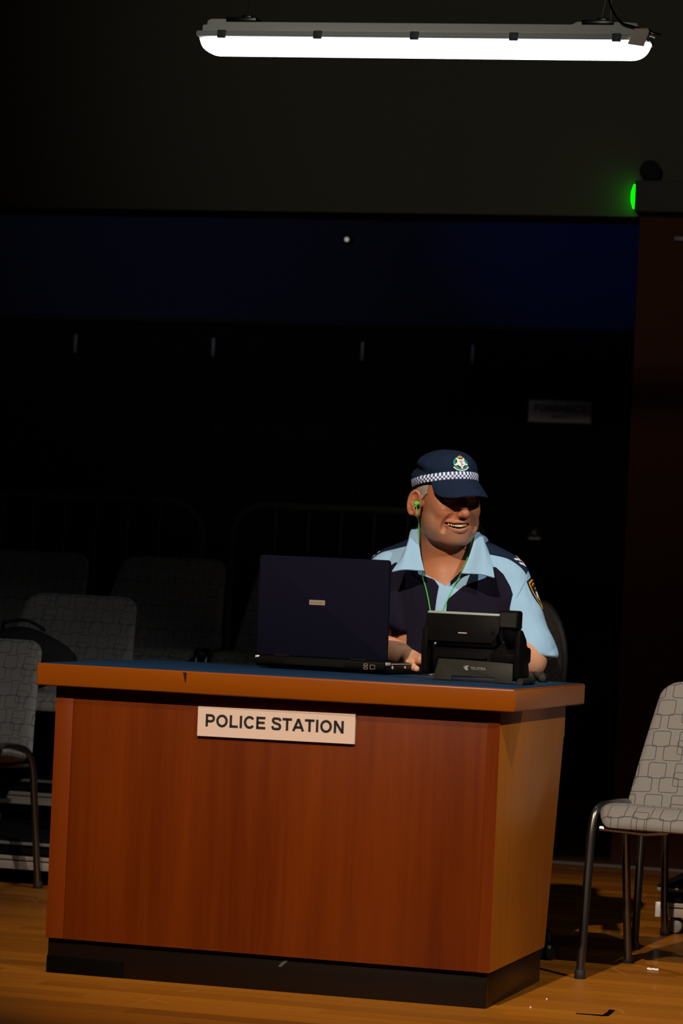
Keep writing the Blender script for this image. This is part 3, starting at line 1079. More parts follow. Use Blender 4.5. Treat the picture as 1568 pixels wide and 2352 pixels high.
floor_poly(tp, [(1322, 2327), (1322, 2329), (1384, 2334.5), (1386, 2331.5)], .0008)
floor_poly(tp, [(1380, 2334.5), (1398, 2334), (1412, 2322), (1399, 2320), (1394, 2326)], .002)
tag(tp.build('floor_tape', 'tape_black', None, smooth=0), 'scrap of black tape stuck on the floor in front of the right chair', 'tape')
p = at(1498, 2229, 0, 2)
db = MB()
for i in range(5):
    q = p + np.array([(i - 2) * .006, rng.uniform(-.006, .006), .0035])
    v, f = rbox(rng.uniform(.006, .010), rng.uniform(.008, .014), .005, .001, 1)
    db.add(v + q, f)
tag(db.build('paper_scrap', 'debris_white', None), 'crumpled white paper scrap on the floor under the right chair', 'litter')
for (px_, py_, lab) in ((1255, 2296, 'white crumb on the floor right of the desk plinth'), (1218, 2315, 'smallest white crumb on the floor near the desk plinth corner')):
    p = at(px_, py_, 0, 2)
    v, f = rbox(.004, .006, .003, .0008, 1)
    tag(MB().add(v + p + np.array([0, 0, .0016]), f).build('crumb', 'debris_white'), lab, 'litter')

# ------------------------------------------------------------------ office chair behind the desk
oc = thing('office_chair', 'black cloth office chair on casters that the person sits on', 'chair', (-.456, 1.30, 0))
ob = MB()
V, F, uv = pad(lambda x, v: (x, .175 + .05 * v + .30 * x * x * -1.0, .56 + .43 * v), lambda v: (.235 + .035 * math.sin(v * 2.6)) * corner(v, .2, .42), .030, vlen=.43)
obk = MB().add(V, F).build('backrest', 'chair_cloth_dark', oc, smooth=60)
V, F, uv = pad(lambda x, v: (x, .205 + .05 * v + .30 * x * x * -1.0, .555 + .44 * v), lambda v: (.245 + .035 * math.sin(v * 2.6)) * corner(v, .2, .42), .018, vlen=.43)
MB().add(V, F).build('back_shell', 'black_plastic', obk, smooth=60)
V, F, uv = pad(lambda x, v: (x, -.22 + .45 * v, .455 + .012 * math.cos(v * 3)), lambda v: .235 * corner(v, .3, .25), .035, vlen=.4)
MB().add(V, F).build('seat', 'chair_cloth_dark', oc, smooth=60)
MB().tube([(0, .20, .41), (0, .27, .44), (0, .275, .70)], .018, 10).build('back_stem', 'black_plastic', oc)
MB().lathe([(.03, .10), (.03, .25), (.02, .25), (.02, .42)], 16).build('gas_lift', 'steel_dark', oc)
MB().box(-.10, .10, -.10, .10, .405, .425, .004).build('seat_plate', 'steel_dark', oc)
a0 = math.atan2(-.104, .331)
for i in range(5):
    an = a0 + i * 2 * math.pi / 5
    ca, sa = math.cos(an), math.sin(an)
    lg = MB().tube([(0, 0, .105), (.15 * ca, .15 * sa, .095), (.338 * ca, .338 * sa, .072)], [.024, .020, .014], 10).build('base_arm', 'black_plastic', oc)
    w = MB()
    for s_ in (-1, 1):
        w.lathe([(.004, -.010), (.020, -.009), (.0255, -.003), (.0255, .003), (.020, .009), (.004, .010)], 20,
                Matrix.Translation((.341 * ca, .341 * sa, .0256)) @ Matrix.Rotation(1.1 + i, 4, 'Z') @ Matrix.Translation((0, s_ * .0125, 0)) @ Matrix.Rotation(math.pi / 2, 4, 'X'))
    w.tube([(.341 * ca, .341 * sa, .030), (.341 * ca, .341 * sa, .075)], .006, 8)
    w.build('caster', 'black_gloss', lg)

# ------------------------------------------------------------------ the person: distance fields meshed as continuous skins
class Field:
    def __init__(s):
        s.ops = []

    def _add(s, op, f, lo, hi, k):
        s.ops.append((op, f, np.asarray(lo, float), np.asarray(hi, float), k))
        return s

    def ell(s, c, r, k=.02, op='add', R=None):
        c, r = np.asarray(c, float), np.asarray(r, float)
        if HT is not None:
            c = HT[:3, :3] @ c + HT[:3, 3]
            R = HT[:3, :3] if R is None else HT[:3, :3] @ R
        m_ = r.max()

        def f(P):
            q = P - c
            if R is not None:
                q = q @ R
            k0 = np.sqrt(((q / r) ** 2).sum(-1)) + 1e-9
            k1 = np.sqrt(((q / (r * r)) ** 2).sum(-1)) + 1e-9
            return k0 * (k0 - 1) / k1
        return s._add(op, f, c - m_, c + m_, k)

    def cap(s, a, b, ra, rb, k=.02, op='add'):
        a, b = np.asarray(a, float), np.asarray(b, float)
        if HT is not None:
            a, b = HT[:3, :3] @ a + HT[:3, 3], HT[:3, :3] @ b + HT[:3, 3]
        ba = b - a
        L2 = ba @ ba + 1e-12

        def f(P):
            q = P - a
            t = np.clip((q @ ba) / L2, 0, 1)
            return np.sqrt(((q - t[..., None] * ba) ** 2).sum(-1)) - (ra + (rb - ra) * t)
        m_ = max(ra, rb)
        return s._add(op, f, np.minimum(a, b) - m_, np.maximum(a, b) + m_, k)

    def chain(s, pts, rs, k=.02, op='add'):
        for i in range(len(pts) - 1):
            s.cap(pts[i], pts[i + 1], rs[i], rs[i + 1], k, op)
        return s

    def half(s, p0, n_, k=.004, lo=(-9, -9, -9), hi=(9, 9, 9)):
        """cut away the side the normal points to, inside the box lo..hi"""
        p0, n_ = np.asarray(p0, float), np.asarray(n_, float)
        n_ = n_ / np.linalg.norm(n_)
        lo, hi = np.asarray(lo, float), np.asarray(hi, float)

        def f(P):
            d = -((P - p0) @ n_)
            q = np.maximum(lo - P, P - hi).max(-1)
            return np.maximum(d, q)
        return s._add('sub', f, lo, hi, k)

    @staticmethod
    def comb(G, d, op, k):
        if op == 'add':
            h = np.maximum(k - np.abs(G - d), 0) / k
            return np.minimum(G, d) - h * h * k * .25
        h = np.maximum(k - np.abs(G + d), 0) / k
        return np.maximum(G, -d) + h * h * k * .25

    def ev(s, P):
        G = np.full(P.shape[:-1], .06)
        for op, f, lo, hi, k in s.ops:
            G = s.comb(G, f(P), op, k)
        return G

    def grid(s, ax):
        G = np.full([len(a_) for a_ in ax], .06, np.float32)
        for op, f, lo, hi, k in s.ops:
            sl = []
            for i in range(3):
                m_ = k + .012
                i0 = max(0, np.searchsorted(ax[i], lo[i] - m_) - 1)
                i1 = min(len(ax[i]), np.searchsorted(ax[i], hi[i] + m_) + 1)
                sl.append(slice(i0, i1))
            if any(q.stop <= q.start for q in sl):
                continue
            P = np.stack(np.meshgrid(*[a_[q] for a_, q in zip(ax, sl)], indexing='ij'), -1)
            sl = tuple(sl)
            G[sl] = s.comb(G[sl], f(P).astype(np.float32), op, k)
        return G

    def march(s, o, d, t0=0.0, t1=2.0, off=0.0):
        """points where rays o + t d meet the surface"""
        o, d = np.atleast_2d(o).astype(float), np.atleast_2d(d).astype(float)
        d = d / np.linalg.norm(d, axis=1)[:, None]
        t = np.full(len(o), t0)
        for _ in range(160):
            g = s.ev(o + d * t[:, None]) - off
            t = np.where((t < t1) & (g > 2e-5), t + g * .75, t)
        return o + d * t[:, None]

    def normal(s, P, e=.0015):
        E = np.eye(3) * e
        g = np.stack([s.ev(P + E[i]) - s.ev(P - E[i]) for i in range(3)], -1)
        return g / (np.linalg.norm(g, axis=-1, keepdims=True) + 1e-12)


def axis(segs):
    """segs: (start, stop, step) joined"""
    out = [np.arange(a_, b_ - 1e-9, st) for a_, b_, st in segs]
    return np.unique(np.round(np.concatenate(out + [[segs[-1][1]]]), 6))


def nets(G, ax):
    """surface nets on a rectilinear grid"""
    S = G < 0
    cnt = sum(S[i:S.shape[0] - 1 + i, j:S.shape[1] - 1 + j, k_:S.shape[2] - 1 + k_].astype(np.int8) for i in (0, 1) for j in (0, 1) for k_ in (0, 1))
    act = (cnt > 0) & (cnt < 8)
    I = np.argwhere(act)
    idx = np.full(act.shape, -1, np.int64)
    idx[act] = np.arange(len(I))
    acc, n_ = np.zeros((len(I), 3)), np.zeros(len(I))
    cor = [(i, j, k_) for i in (0, 1) for j in (0, 1) for k_ in (0, 1)]
    for a_ in cor:
        for b_ in cor:
            if sum(abs(p_ - q_) for p_, q_ in zip(a_, b_)) == 1 and a_ < b_:
                va = G[I[:, 0] + a_[0], I[:, 1] + a_[1], I[:, 2] + a_[2]]
                vb = G[I[:, 0] + b_[0], I[:, 1] + b_[1], I[:, 2] + b_[2]]
                cr = (va < 0) != (vb < 0)
                t = np.where(cr, va / np.where(cr, va - vb, 1), 0)
                p = np.array(a_) + t[:, None] * (np.array(b_) - np.array(a_))
                acc[cr] += p[cr]
                n_[cr] += 1
    Pi = I + acc / n_[:, None]
    V = np.stack([np.interp(Pi[:, i], np.arange(len(ax[i])), ax[i]) for i in range(3)], -1)
    F = []
    for d in range(3):
        u, v = (d + 1) % 3, (d + 2) % 3
        a_ = np.take(S, range(S.shape[d] - 1), d)
        b_ = np.take(S, range(1, S.shape[d]), d)
        E = np.argwhere(a_ != b_)
        ok = (E[:, u] > 0) & (E[:, v] > 0) & (E[:, u] < S.shape[u] - 1) & (E[:, v] < S.shape[v] - 1)
        E = E[ok]
        flip = S[E[:, 0], E[:, 1], E[:, 2]]
        q = []
        for du, dv in ((1, 1), (0, 1), (0, 0), (1, 0)):
            C_ = E.copy()
            C_[:, u] -= du
            C_[:, v] -= dv
            q.append(idx[C_[:, 0], C_[:, 1], C_[:, 2]])
        q = np.stack(q, -1)
        q[~flip] = q[~flip][:, ::-1]
        F.append(q)
    return V, np.concatenate(F)


def skin_mesh(name, V, F, mat, parent, attrs=None):
    A = np.array(ROOTS[root_of(parent).name].inverted())
    V2 = V @ A[:3, :3].T + A[:3, 3]
    me = bpy.data.meshes.new(name)
    me.vertices.add(len(V2))
    me.vertices.foreach_set('co', V2.astype(np.float32).ravel())
    me.loops.add(F.size)
    me.loops.foreach_set('vertex_index', F.astype(np.int32).ravel())
    me.polygons.add(len(F))
    me.polygons.foreach_set('loop_start', np.arange(0, F.size, F.shape[1], dtype=np.int32))
    me.update(calc_edges=True)
    me.validate()
    me.polygons.foreach_set('use_smooth', [True] * len(me.polygons))
    me.materials.append(MATS[mat])
    for n_, (typ, arr) in (attrs or {}).items():
        at_ = me.attributes.new(n_, typ, 'POINT')
        if typ == 'FLOAT':
            at_.data.foreach_set('value', arr.astype(np.float32))
        else:
            at_.data.foreach_set('color', np.concatenate([arr, np.ones((len(arr), 1))], 1).astype(np.float32).ravel())
    return link(name, me, parent)


def relax(V, F, it=1, lam=.5):
    e = np.concatenate([F[:, [0, 1]], F[:, [1, 2]], F[:, [2, 3]], F[:, [3, 0]]])
    for _ in range(it):
        acc, n_ = np.zeros_like(V), np.zeros(len(V))
        for i in range(3):
            acc[:, i] = np.bincount(e[:, 0], V[e[:, 1], i], len(V)) + np.bincount(e[:, 1], V[e[:, 0], i], len(V))
        n_ = np.bincount(e[:, 0], minlength=len(V)) + np.bincount(e[:, 1], minlength=len(V))
        V = V + lam * (acc / n_[:, None] - V)
    return V


HT = None
person = thing('person', 'smiling person in light blue and navy uniform shirt and navy cap, sitting at the desk', 'person', (-.45, 1.22, 0))

# --- head frame: x to the wearer's left, -y where the face looks, z up
def rot(ax_, a_):
    return np.array(Matrix.Rotation(math.radians(a_), 3, ax_))


HEAD = np.eye(4)
HEAD[:3, :3] = rot('Z', 39.5) @ rot('X', 3) @ rot('Y', -3)
HEAD[:3, 3] = (-.458, 1.105, 1.262)
hw_ = lambda p: HEAD[:3, :3] @ np.asarray(p, float) + HEAD[:3, 3]

body = Field()
# torso kept just inside the shirt
body.ell((-.465, 1.17, .74), (.165, .125, .20), .04)
body.ell((-.465, 1.172, .935), (.178, .118, .175), .05)
body.cap((-.605, 1.19, 1.035), (-.325, 1.19, 1.035), .058, .058, .05)
for s_ in (-1, 1):
    body.cap((-.465 + s_ * .03, 1.195, 1.135), (-.465 + s_ * .145, 1.19, 1.062), .050, .040, .04)
body.cap((-.465, 1.19, 1.05), hw_((0, .030, -.055)), .070, .064, .045)
body.cap((-.465, 1.150, 1.050), (-.464, 1.162, 1.110), .066, .054, .03)
body.cap((-.465, 1.165, 1.06), hw_((0, .004, -.088)), .055, .048, .03)
# arms: viewer's left arm reaches in front of the body, viewer's right elbow rests beside the desk edge
ARM_R = [(-.640, 1.185, 1.03), (-.650, 1.03, .842), (-.535, .945, .826), (-.495, .915, .818)]
ARM_L = [(-.288, 1.185, 1.03), (-.211, 1.105, .832), (-.292, .965, .824), (-.325, .925, .818)]
body.chain(ARM_R, [.052, .046, .030, .028], .03)
body.cap((-.645, 1.02, .835), (-.570, .97, .832), .046, .040, .03)
body.chain(ARM_L, [.052, .047, .031, .028], .03)
body.cap((-.211, 1.09, .832), (-.255, 1.02, .83), .047, .042, .03)


def hand(w, dirv, side):
    """palm, four fingers and a thumb; w wrist, dirv pointing to the knuckles, side +1 thumb towards +cross"""
    w, d = np.asarray(w, float), np.asarray(dirv, float)
    d /= np.linalg.norm(d)
    up = np.array([0, 0, 1.0])
    up = up - d * (up @ d)
    up /= np.linalg.norm(up)
    lat = np.cross(up, d) * side          # towards the thumb
    Q = lambda a_, b_, c_: w + d * a_ + lat * b_ + up * c_
    for q in (-.026, -.009, .008, .024):
        body.cap(Q(.012, q * .6, 0), Q(.078, q, .002), .0155, .0135, .012)
    ln = (.062, .075, .082, .074)
    for q, l_ in zip((-.030, -.010, .010, .029), ln):
        kn = Q(.082, q, .003)
        p1 = Q(.082 + l_ * .50, q * 1.08, .000)
        p2 = Q(.082 + l_ * .80, q * 1.1, -.012)
        p3 = Q(.082 + l_ * .98, q * 1.1, -.022)
        body.chain([kn, p1, p2, p3], [.0105, .0095, .0085, .0075], .005)
    body.chain([Q(.020, .022, -.004), Q(.050, .046, -.010), Q(.080, .056, -.014), Q(.100, .056, -.018)], [.0145, .0125, .0105, .009], .008)


hand(ARM_R[3], (.070, -.052, -.004), -1)
hand(ARM_L[3], (-.045, -.080, -.004), 1)

# head, in its own frame
HT = HEAD
body.ell((0, .016, .040), (.078, .098, .080), .02)
body.ell((0, -.022, -.020), (.070, .076, .088), .03)
body.ell((0, -.024, -.070), (.066, .062, .048), .03)
body.ell((0, -.072, -.100), (.031, .023, .021), .03)
for s_ in (-1, 1):
    body.ell((s_ * .043, -.040, -.058), (.029, .036, .042), .025)
    body.ell((s_ * .041, -.074, -.026), (.024, .020, .020), .018)
    body.ell((s_ * .056, -.045, -.004), (.016, .026, .022), .02)
body.ell((0, -.026, -.106), (.048, .046, .024), .03)
body.chain([(-.060, -.006, -.118), (-.034, -.046, -.132), (0, -.062, -.136), (.034, -.046, -.132), (.060, -.006, -.118)], [.004, .007, .008, .007, .004], .022, 'sub')
body.cap((-.034, -.084, .026), (.034, -.084, .026), .013, .013, .016)
body.ell((0, -.076, .052), (.052, .018, .030), .03)
for s_ in (-1, 1):
    body.ell((s_ * .032, -.103, .004), (.019, .014, .010), .012, 'sub')
    body.ell((s_ * .032, -.079, .003), (.0165, .0145, .0125), .006)
    body.cap((s_ * .020, -.0945, .001), (s_ * .044, -.0885, .0005), .0012, .0012, .003, 'sub')
body.chain([(0, -.090, .018), (0, -.103, -.008), (0, -.116, -.030)], [.0085, .0090, .0108], .012)
body.ell((0, -.1170, -.0335), (.0125, .0125, .0110), .008)
for s_ in (-1, 1):
    body.ell((s_ * .0155, -.104, -.037), (.0095, .0125, .0090), .008)
    body.ell((s_ * .0080, -.1135, -.0480), (.0042, .0050, .0040), .004, 'sub')
# muzzle, smile folds, lips, open mouth
body.ell((0, -.074, -.066), (.038, .026, .028), .02)
for s_ in (-1, 1):
    body.chain([tuple(q) for q in spline([(s_ * .0190, -.1045, -.036), (s_ * .033, -.0985, -.047), (s_ * .0435, -.0850, -.064), (s_ * .0455, -.0765, -.080)], 4)], list(np.interp(np.linspace(0, 1, 13), [0, .4, .8, 1], [.0025, .0048, .0044, .002])), .012, 'sub')
MX = -.0075                                        # the smile pulls to one side
SM = [(x, -.1005 + 17.5 * x * x, -.0672 + 8.0 * (x - MX) ** 2) for x in np.linspace(-.034 + MX, .033 + MX, 13)]
UPL = [(x, y - .001, z + .0095 * (1 - ((x - MX) / .036) ** 2) + .0010) for x, y, z in SM]
LOL = [(MX + (x - MX) * .92, y - .001, z - .0108 * (1 - ((x - MX) / .036) ** 2) - .0012) for x, y, z in SM]
body.chain(UPL, list(np.interp(np.linspace(-1, 1, 13), [-1, -.6, 0, .6, 1], [.0022, .0036, .0042, .0036, .0022])), .006)
body.chain(LOL, list(np.interp(np.linspace(-1, 1, 13), [-1, -.6, 0, .6, 1], [.0022, .0042, .0056, .0042, .0022])), .006)
body.chain([(x, y + .001, z) for x, y, z in SM], list(np.interp(np.linspace(-1, 1, 13), [-1, -.6, 0, .6, 1], [.0018, .0066, .0088, .0066, .0018])), .003, 'sub')
body.ell((MX, -.086, -.0655), (.027, .018, .0088), .003, 'sub')
# ears
for s_ in (-1, 1):
    Re = rot('Z', -s_ * 34) @ rot('X', 10)
    body.ell((s_ * .0865, .018, -.010), (.0085, .0215, .0355), .006, 'add', Re)
    ring_ = []
    for a_ in np.linspace(-1.3, 3.0, 26):
        q = Re @ np.array([s_ * .0045, .0185 * math.cos(a_), .0335 * math.sin(a_)])
        ring_.append(tuple(q + np.array([s_ * .0885, .018, -.009])))
    body.ell((s_ * .0985, .0110, -.009), (.0085, .0140, .0230), .006, 'sub', Re)
    body.chain(ring_, [.0040] * 26, .004)
    body.chain([(s_ * .0925, .020, .004), (s_ * .0955, .0235, -.010), (s_ * .0925, .019, -.026)], [.0028, .003, .0028], .005)
    body.ell((s_ * .0850, .010, -.038), (.0080, .0100, .0120), .006)
    body.ell((s_ * .0800, .000, -.012), (.0065, .0065, .0090), .005)
HT = None

AX = [axis([(-.76, -.59, .004), (-.59, -.345, .0019), (-.345, -.12, .004)]),
      axis([(.77, .955, .003), (.955, 1.24, .0019), (1.24, 1.33, .004)]),
      axis([(.60, .77, .006), (.77, .87, .0028), (.87, 1.105, .004), (1.105, 1.385, .0019)])]
V, F = nets(body.grid(AX), AX)
V = relax(V, F, 2, .45)


def to_head(P):
    return (P - HEAD[:3, 3]) @ HEAD[:3, :3]


Hc = to_head(V)
smo = lambda a_, b_, x_: np.clip((x_ - a_) / (b_ - a_), 0, 1) ** 2 * (3 - 2 * np.clip((x_ - a_) / (b_ - a_), 0, 1))
# the scalp stays inside the cap
CA, CB, CY, CZ, CH, CT = .0865, .1070, .010, .0435, .0955, .185
_zl = CZ - CT * (Hc[:, 1] - CY)
_rr = np.sqrt((Hc[:, 0] / CA) ** 2 + ((Hc[:, 1] - CY) / CB) ** 2)
_hh = np.clip((Hc[:, 2] - _zl) / CH, 0, 1)
_lim = .855 * (1 - _hh ** 3.0) ** (1 / 2.1) + .02
_k = np.where((Hc[:, 2] > _zl - .012) & (V[:, 2] > 1.1), smo(-.012, .0, Hc[:, 2] - _zl), 0) * np.clip(1 - _lim / np.maximum(_rr, 1e-6), 0, 1)
Hc[:, 0] *= 1 - _k
Hc[:, 1] = CY + (Hc[:, 1] - CY) * (1 - _k)
_in = (Hc[:, 2] > _zl + CH * .9) & (V[:, 2] > 1.1)
Hc[_in, 2] = np.minimum(Hc[_in, 2], (_zl + CH * .9)[_in])
V = np.where((V[:, 2] > 1.1)[:, None], Hc @ HEAD[:3, :3].T + HEAD[:3, 3], V)
hx, hy, hzz = Hc[:, 0], Hc[:, 1], Hc[:, 2]
tone = np.tile(np.array([.60, .310, .185]), (len(V), 1))
ishead = V[:, 2] > 1.10
tone[V[:, 2] > 1.0] = (.38, .138, .058)


def dist_chain(P, pts):
    d = np.full(len(P), 9.0)
    for a_, b_ in zip(pts[:-1], pts[1:]):
        a_, b_ = np.array(a_), np.array(b_)
        ba = b_ - a_
        t = np.clip((P - a_) @ ba / (ba @ ba), 0, 1)
        d = np.minimum(d, np.linalg.norm(P - a_ - t[:, None] * ba, axis=1))
    return d


def blend(w, c):
    global tone
    w = np.clip(w, 0, 1)[:, None]
    tone = tone * (1 - w) + np.array(c) * w


blend(ishead * smo(.055, -.02, np.abs(hzz + .03)) * smo(-.02, -.06, hy) * .45, (.42, .115, .058))       # ruddy cheeks and nose
nz_ = rng.random(len(V))
stub = smo(-.040, -.092, hzz) * smo(-.150, -.120, hzz) * smo(.03, .0, hy) * ishead
side_b = smo(.020, -.02, hy + .012) * smo(.015, -.03, hzz) * smo(.062, .072, np.abs(hx)) * ishead
blend(stub * (.25 + .35 * nz_), (.29, .195, .150))
blend(side_b * (.25 + .2 * nz_), (.36, .27, .21))
lip = np.minimum(dist_chain(Hc, UPL) - .0042, dist_chain(Hc, LOL) - .0052)
blend(smo(.0018, -.0005, lip) * .8 * ishead, (.38, .105, .075))
inm = smo(-.0955, -.0915, hy - 17.5 * hx ** 2) * (np.abs(hx - MX) < .032) * (np.abs(hzz + .0672 - 8 * (hx - MX) ** 2) < .0105) * ishead
blend(inm, (.10, .025, .02))
brow = smo(.0075, .003, np.abs(hzz - .030 + .06 * (np.abs(hx) - .03) ** 2 * 10)) * smo(.012, .018, np.abs(hx)) * smo(.052, .046, np.abs(hx)) * smo(-.07, -.085, hy) * ishead
blend(brow * .7, (.16, .11, .08))
pb_ = skin_mesh('body', V, F, 'skin', person, {'tone': ('FLOAT_COLOR', tone)})

# hair: a thin coat over the head where the photograph shows short grey hair under the cap
hm = ((hzz > -.018) & (hzz < .085) & (hy > .030) & ishead) | ((hy > -.032) & (hy <= .030) & (hzz > .0 + .6 * np.maximum(0, -hy)) & (np.abs(hx) > .060) & (hzz < .09) & ishead & (hzz > .012 - .030 * (hy < .001)))
hm &= (np.abs(hx) < .083) | (hy > .045)
fm = hm[F].all(1)
used = np.unique(F[fm])
mp_ = np.full(len(V), -1)
mp_[used] = np.arange(len(used))
Nn = body.normal(V[used])
hairV = V[used] + Nn * (.0022 + .0016 * rng.random(len(used))[:, None])
hair = skin_mesh('hair', np.concatenate([hairV, V[used] - Nn * .001]), np.concatenate([mp_[F[fm]], mp_[F[fm]][:, ::-1] + len(used)]), 'grey_hair', person)

# teeth and eyes
tt_ = MB()
for i in range(10):
    x0, x1 = MX - .0255 + i * .0051, MX - .0255 + (i + 1) * .0051 - .0002
    xm = (x0 + x1) / 2
    y_ = -.0975 + 18 * xm * xm
    z_ = -.0622 + 7.0 * (xm - MX) ** 2
    v, f = rbox(x1 - x0, .004, .0100 - (0.0010 if i in (2, 7) else 0), .0010, 2)
    Rz = np.array(Matrix.Rotation(math.atan(2 * 18 * xm), 3, 'Z'))
    v = v @ Rz.T + np.array([xm, y_, z_ - .0026])
    tt_.add(v @ HEAD[:3, :3].T + HEAD[:3, 3], f)
tt_.build('teeth', 'tooth', person, True)
for s_ in (-1, 1):
    eb = MB()
    v, f = MB().lathe([(.0115 * math.sin(t_), .0115 * math.cos(t_)) for t_ in np.linspace(.02, 3.12, 14)], 18).v, None
    q = MB().lathe([(.0115 * math.sin(t_), .0115 * math.cos(t_)) for t_ in np.linspace(.02, 3.12, 14)], 18)
    vv = np.array(q.v) + np.array([s_ * .032, -.0790, .0028])
    eb.add(vv @ HEAD[:3, :3].T + HEAD[:3, 3], q.f)
    eb.build('eye', 'eyeball', person, True)

# ------------------------------------------------------------------ shirt
shirt = Field()
shirt.ell((-.465, 1.165, .72), (.190, .150, .22), .05)
shirt.ell((-.465, 1.172, .93), (.192, .126, .185), .06)
shirt.cap((-.61, 1.19, 1.038), (-.32, 1.19, 1.038), .068, .068, .05)
for s_ in (-1, 1):
    shirt.cap((-.465 + s_ * .05, 1.20, 1.125), (-.465 + s_ * .15, 1.19, 1.070), .050, .048, .04)
# sleeves
RS = [(-.640, 1.185, 1.030), (-.642, 1.075, .905)]
LS = [(-.290, 1.185, 1.028), (-.203, 1.125, .845)]
shirt.cap(RS[0], RS[1], .068, .074, .03)
shirt.cap(LS[0], LS[1], .068, .073, .03)
# hollow cuffs, cut straight
def cuff(S, nrm, drop, r0, r1):
    n_ = np.array(nrm, float)
    n_ /= np.linalg.norm(n_)
    e = np.array(S[1])
    shirt.half(e + n_ * drop, n_, .003, e - .10 + n_ * .02, e + .10 + n_ * .02)
    a_ = e + n_ * (drop - .045)
    shirt.cap(a_, e + n_ * (drop + .08), r0, r1, .004, 'sub')


cuff(LS, (.12, -.12, -1), .012, .052, .063)
cuff(RS, (-.10, -.5, -.9), .012, .052, .063)
# neck opening: round at the neck, running down to a point on the chest
shirt.cap((-.465, 1.175, 1.12), hw_((0, .01, -.06)), .066, .085, .01, 'sub')
VB = (-.441, 1.005, 1.022)
for t_ in np.linspace(.003, .085, 16):
    xx = VB[0] - .017 * t_ / .085
    shirt.cap((xx, .97, VB[2] + t_), (xx, 1.125, VB[2] + t_), .74 * t_, .74 * t_, .004, 'sub')
AX2 = [axis([(-.76, -.11, .0034)]), axis([(.98, 1.36, .0036)]), axis([(.56, .80, .007), (.80, 1.20, .0034)])]
SV, SF_ = nets(shirt.grid(AX2), AX2)
SV = relax(SV, SF_, 2, .5)
# cloth folds: long soft ripples across the sleeves and belly
_n = shirt.normal(SV)
_q = SV + .012 * np.sin(SV[:, [1, 2, 0]] * 31 + 1.3) + .006 * np.sin(SV[:, [2, 0, 1]] * 67)
_arm = smo(-.285, -.235, SV[:, 0]) + smo(-.615, -.665, SV[:, 0])
_f1 = np.sin(_q @ np.array([62, -38, 55.]) + 1.0)
_f2 = np.sin(_q @ np.array([-30, 20, 48.]) + .4)
_f3 = np.sin(_q @ np.array([22, 12, -35.]) + 2.0)
_low = smo(1.00, .90, SV[:, 2])
_dd = _arm * (.0046 * np.clip(_f1, -.3, 1) * smo(1.05, .98, SV[:, 2]) + .0018 * _f2) + (1 - np.clip(_arm, 0, 1)) * (.0024 * np.clip(_f2, -.2, 1) * _low + .0016 * _f3)
SV = SV + _n * _dd[:, None]


def seg2(P, pts):
    d = np.full(len(P), 9.0)
    for a_, b_ in zip(pts[:-1], pts[1:]):
        a_, b_ = np.array(a_), np.array(b_)
        ba = b_ - a_
        t = np.clip((P - a_) @ ba / (ba @ ba), 0, 1)
        d = np.minimum(d, np.linalg.norm(P - a_ - t[:, None] * ba, axis=1))
    return d


def xz(px_, py_, y_):
    q = at(px_, py_, y_)
    return (q[0], q[2])


ws = np.interp(SV[:, 2], [.60, .90, .97, 1.008, 1.03, 1.063, 1.09, 1.10], [.245, .205, .197, .200, .190, .168, .135, .100])
xc_ = -.458
pan = ws - np.abs(SV[:, 0] - xc_)
pan = np.minimum(pan, (1.082 - SV[:, 2]) * 1.0)
pan = np.minimum(pan, 1.150 - SV[:, 1])
pan = np.where(body.ev(SV) < .0006, -.01, pan)
P2 = SV[:, [0, 2]]
pan = np.minimum(pan, seg2(P2, [(-.443, 1.03), (-.447, .957), (-.449, .60)]) - .0150)
pan = np.minimum(pan, seg2(P2, [xz(948, 1312, 1.0), xz(985, 1322, 1.0), xz(1008, 1352, .99)]) - .0085)
pan = np.minimum(pan, seg2(P2, [xz(1092, 1318, 1.02), xz(1045, 1336, 1.0), xz(1012, 1366, .99)]) - .0120)
sh_o = skin_mesh('shirt', SV, SF_, 'shirt_cloth', person, {'panel': ('FLOAT', pan)})

# undershirt showing inside the open neck
tee = Field()
tee.ell((-.465, 1.175, .93), (.180, .113, .175), .05)
tee.cap((-.605, 1.19, 1.035), (-.325, 1.19, 1.035), .062, .062, .05)
for s_ in (-1, 1):
    tee.cap((-.465 + s_ * .04, 1.195, 1.125), (-.465 + s_ * .145, 1.19, 1.062), .053, .043, .04)
tee.cap((-.458, 1.03, 1.075), (-.462, 1.15, 1.17), .050, .080, .01, 'sub')
tee.ell((-.446, 1.03, 1.050), (.046, .08, .062), .01, 'sub')
AX3 = [axis([(-.66, -.27, .0045)]), axis([(1.04, 1.30, .0045)]), axis([(.96, 1.20, .0045)])]
TV, TF = nets(tee.grid(AX3), AX3)
skin_mesh('undershirt', TV, TF, 'tee_black', person)


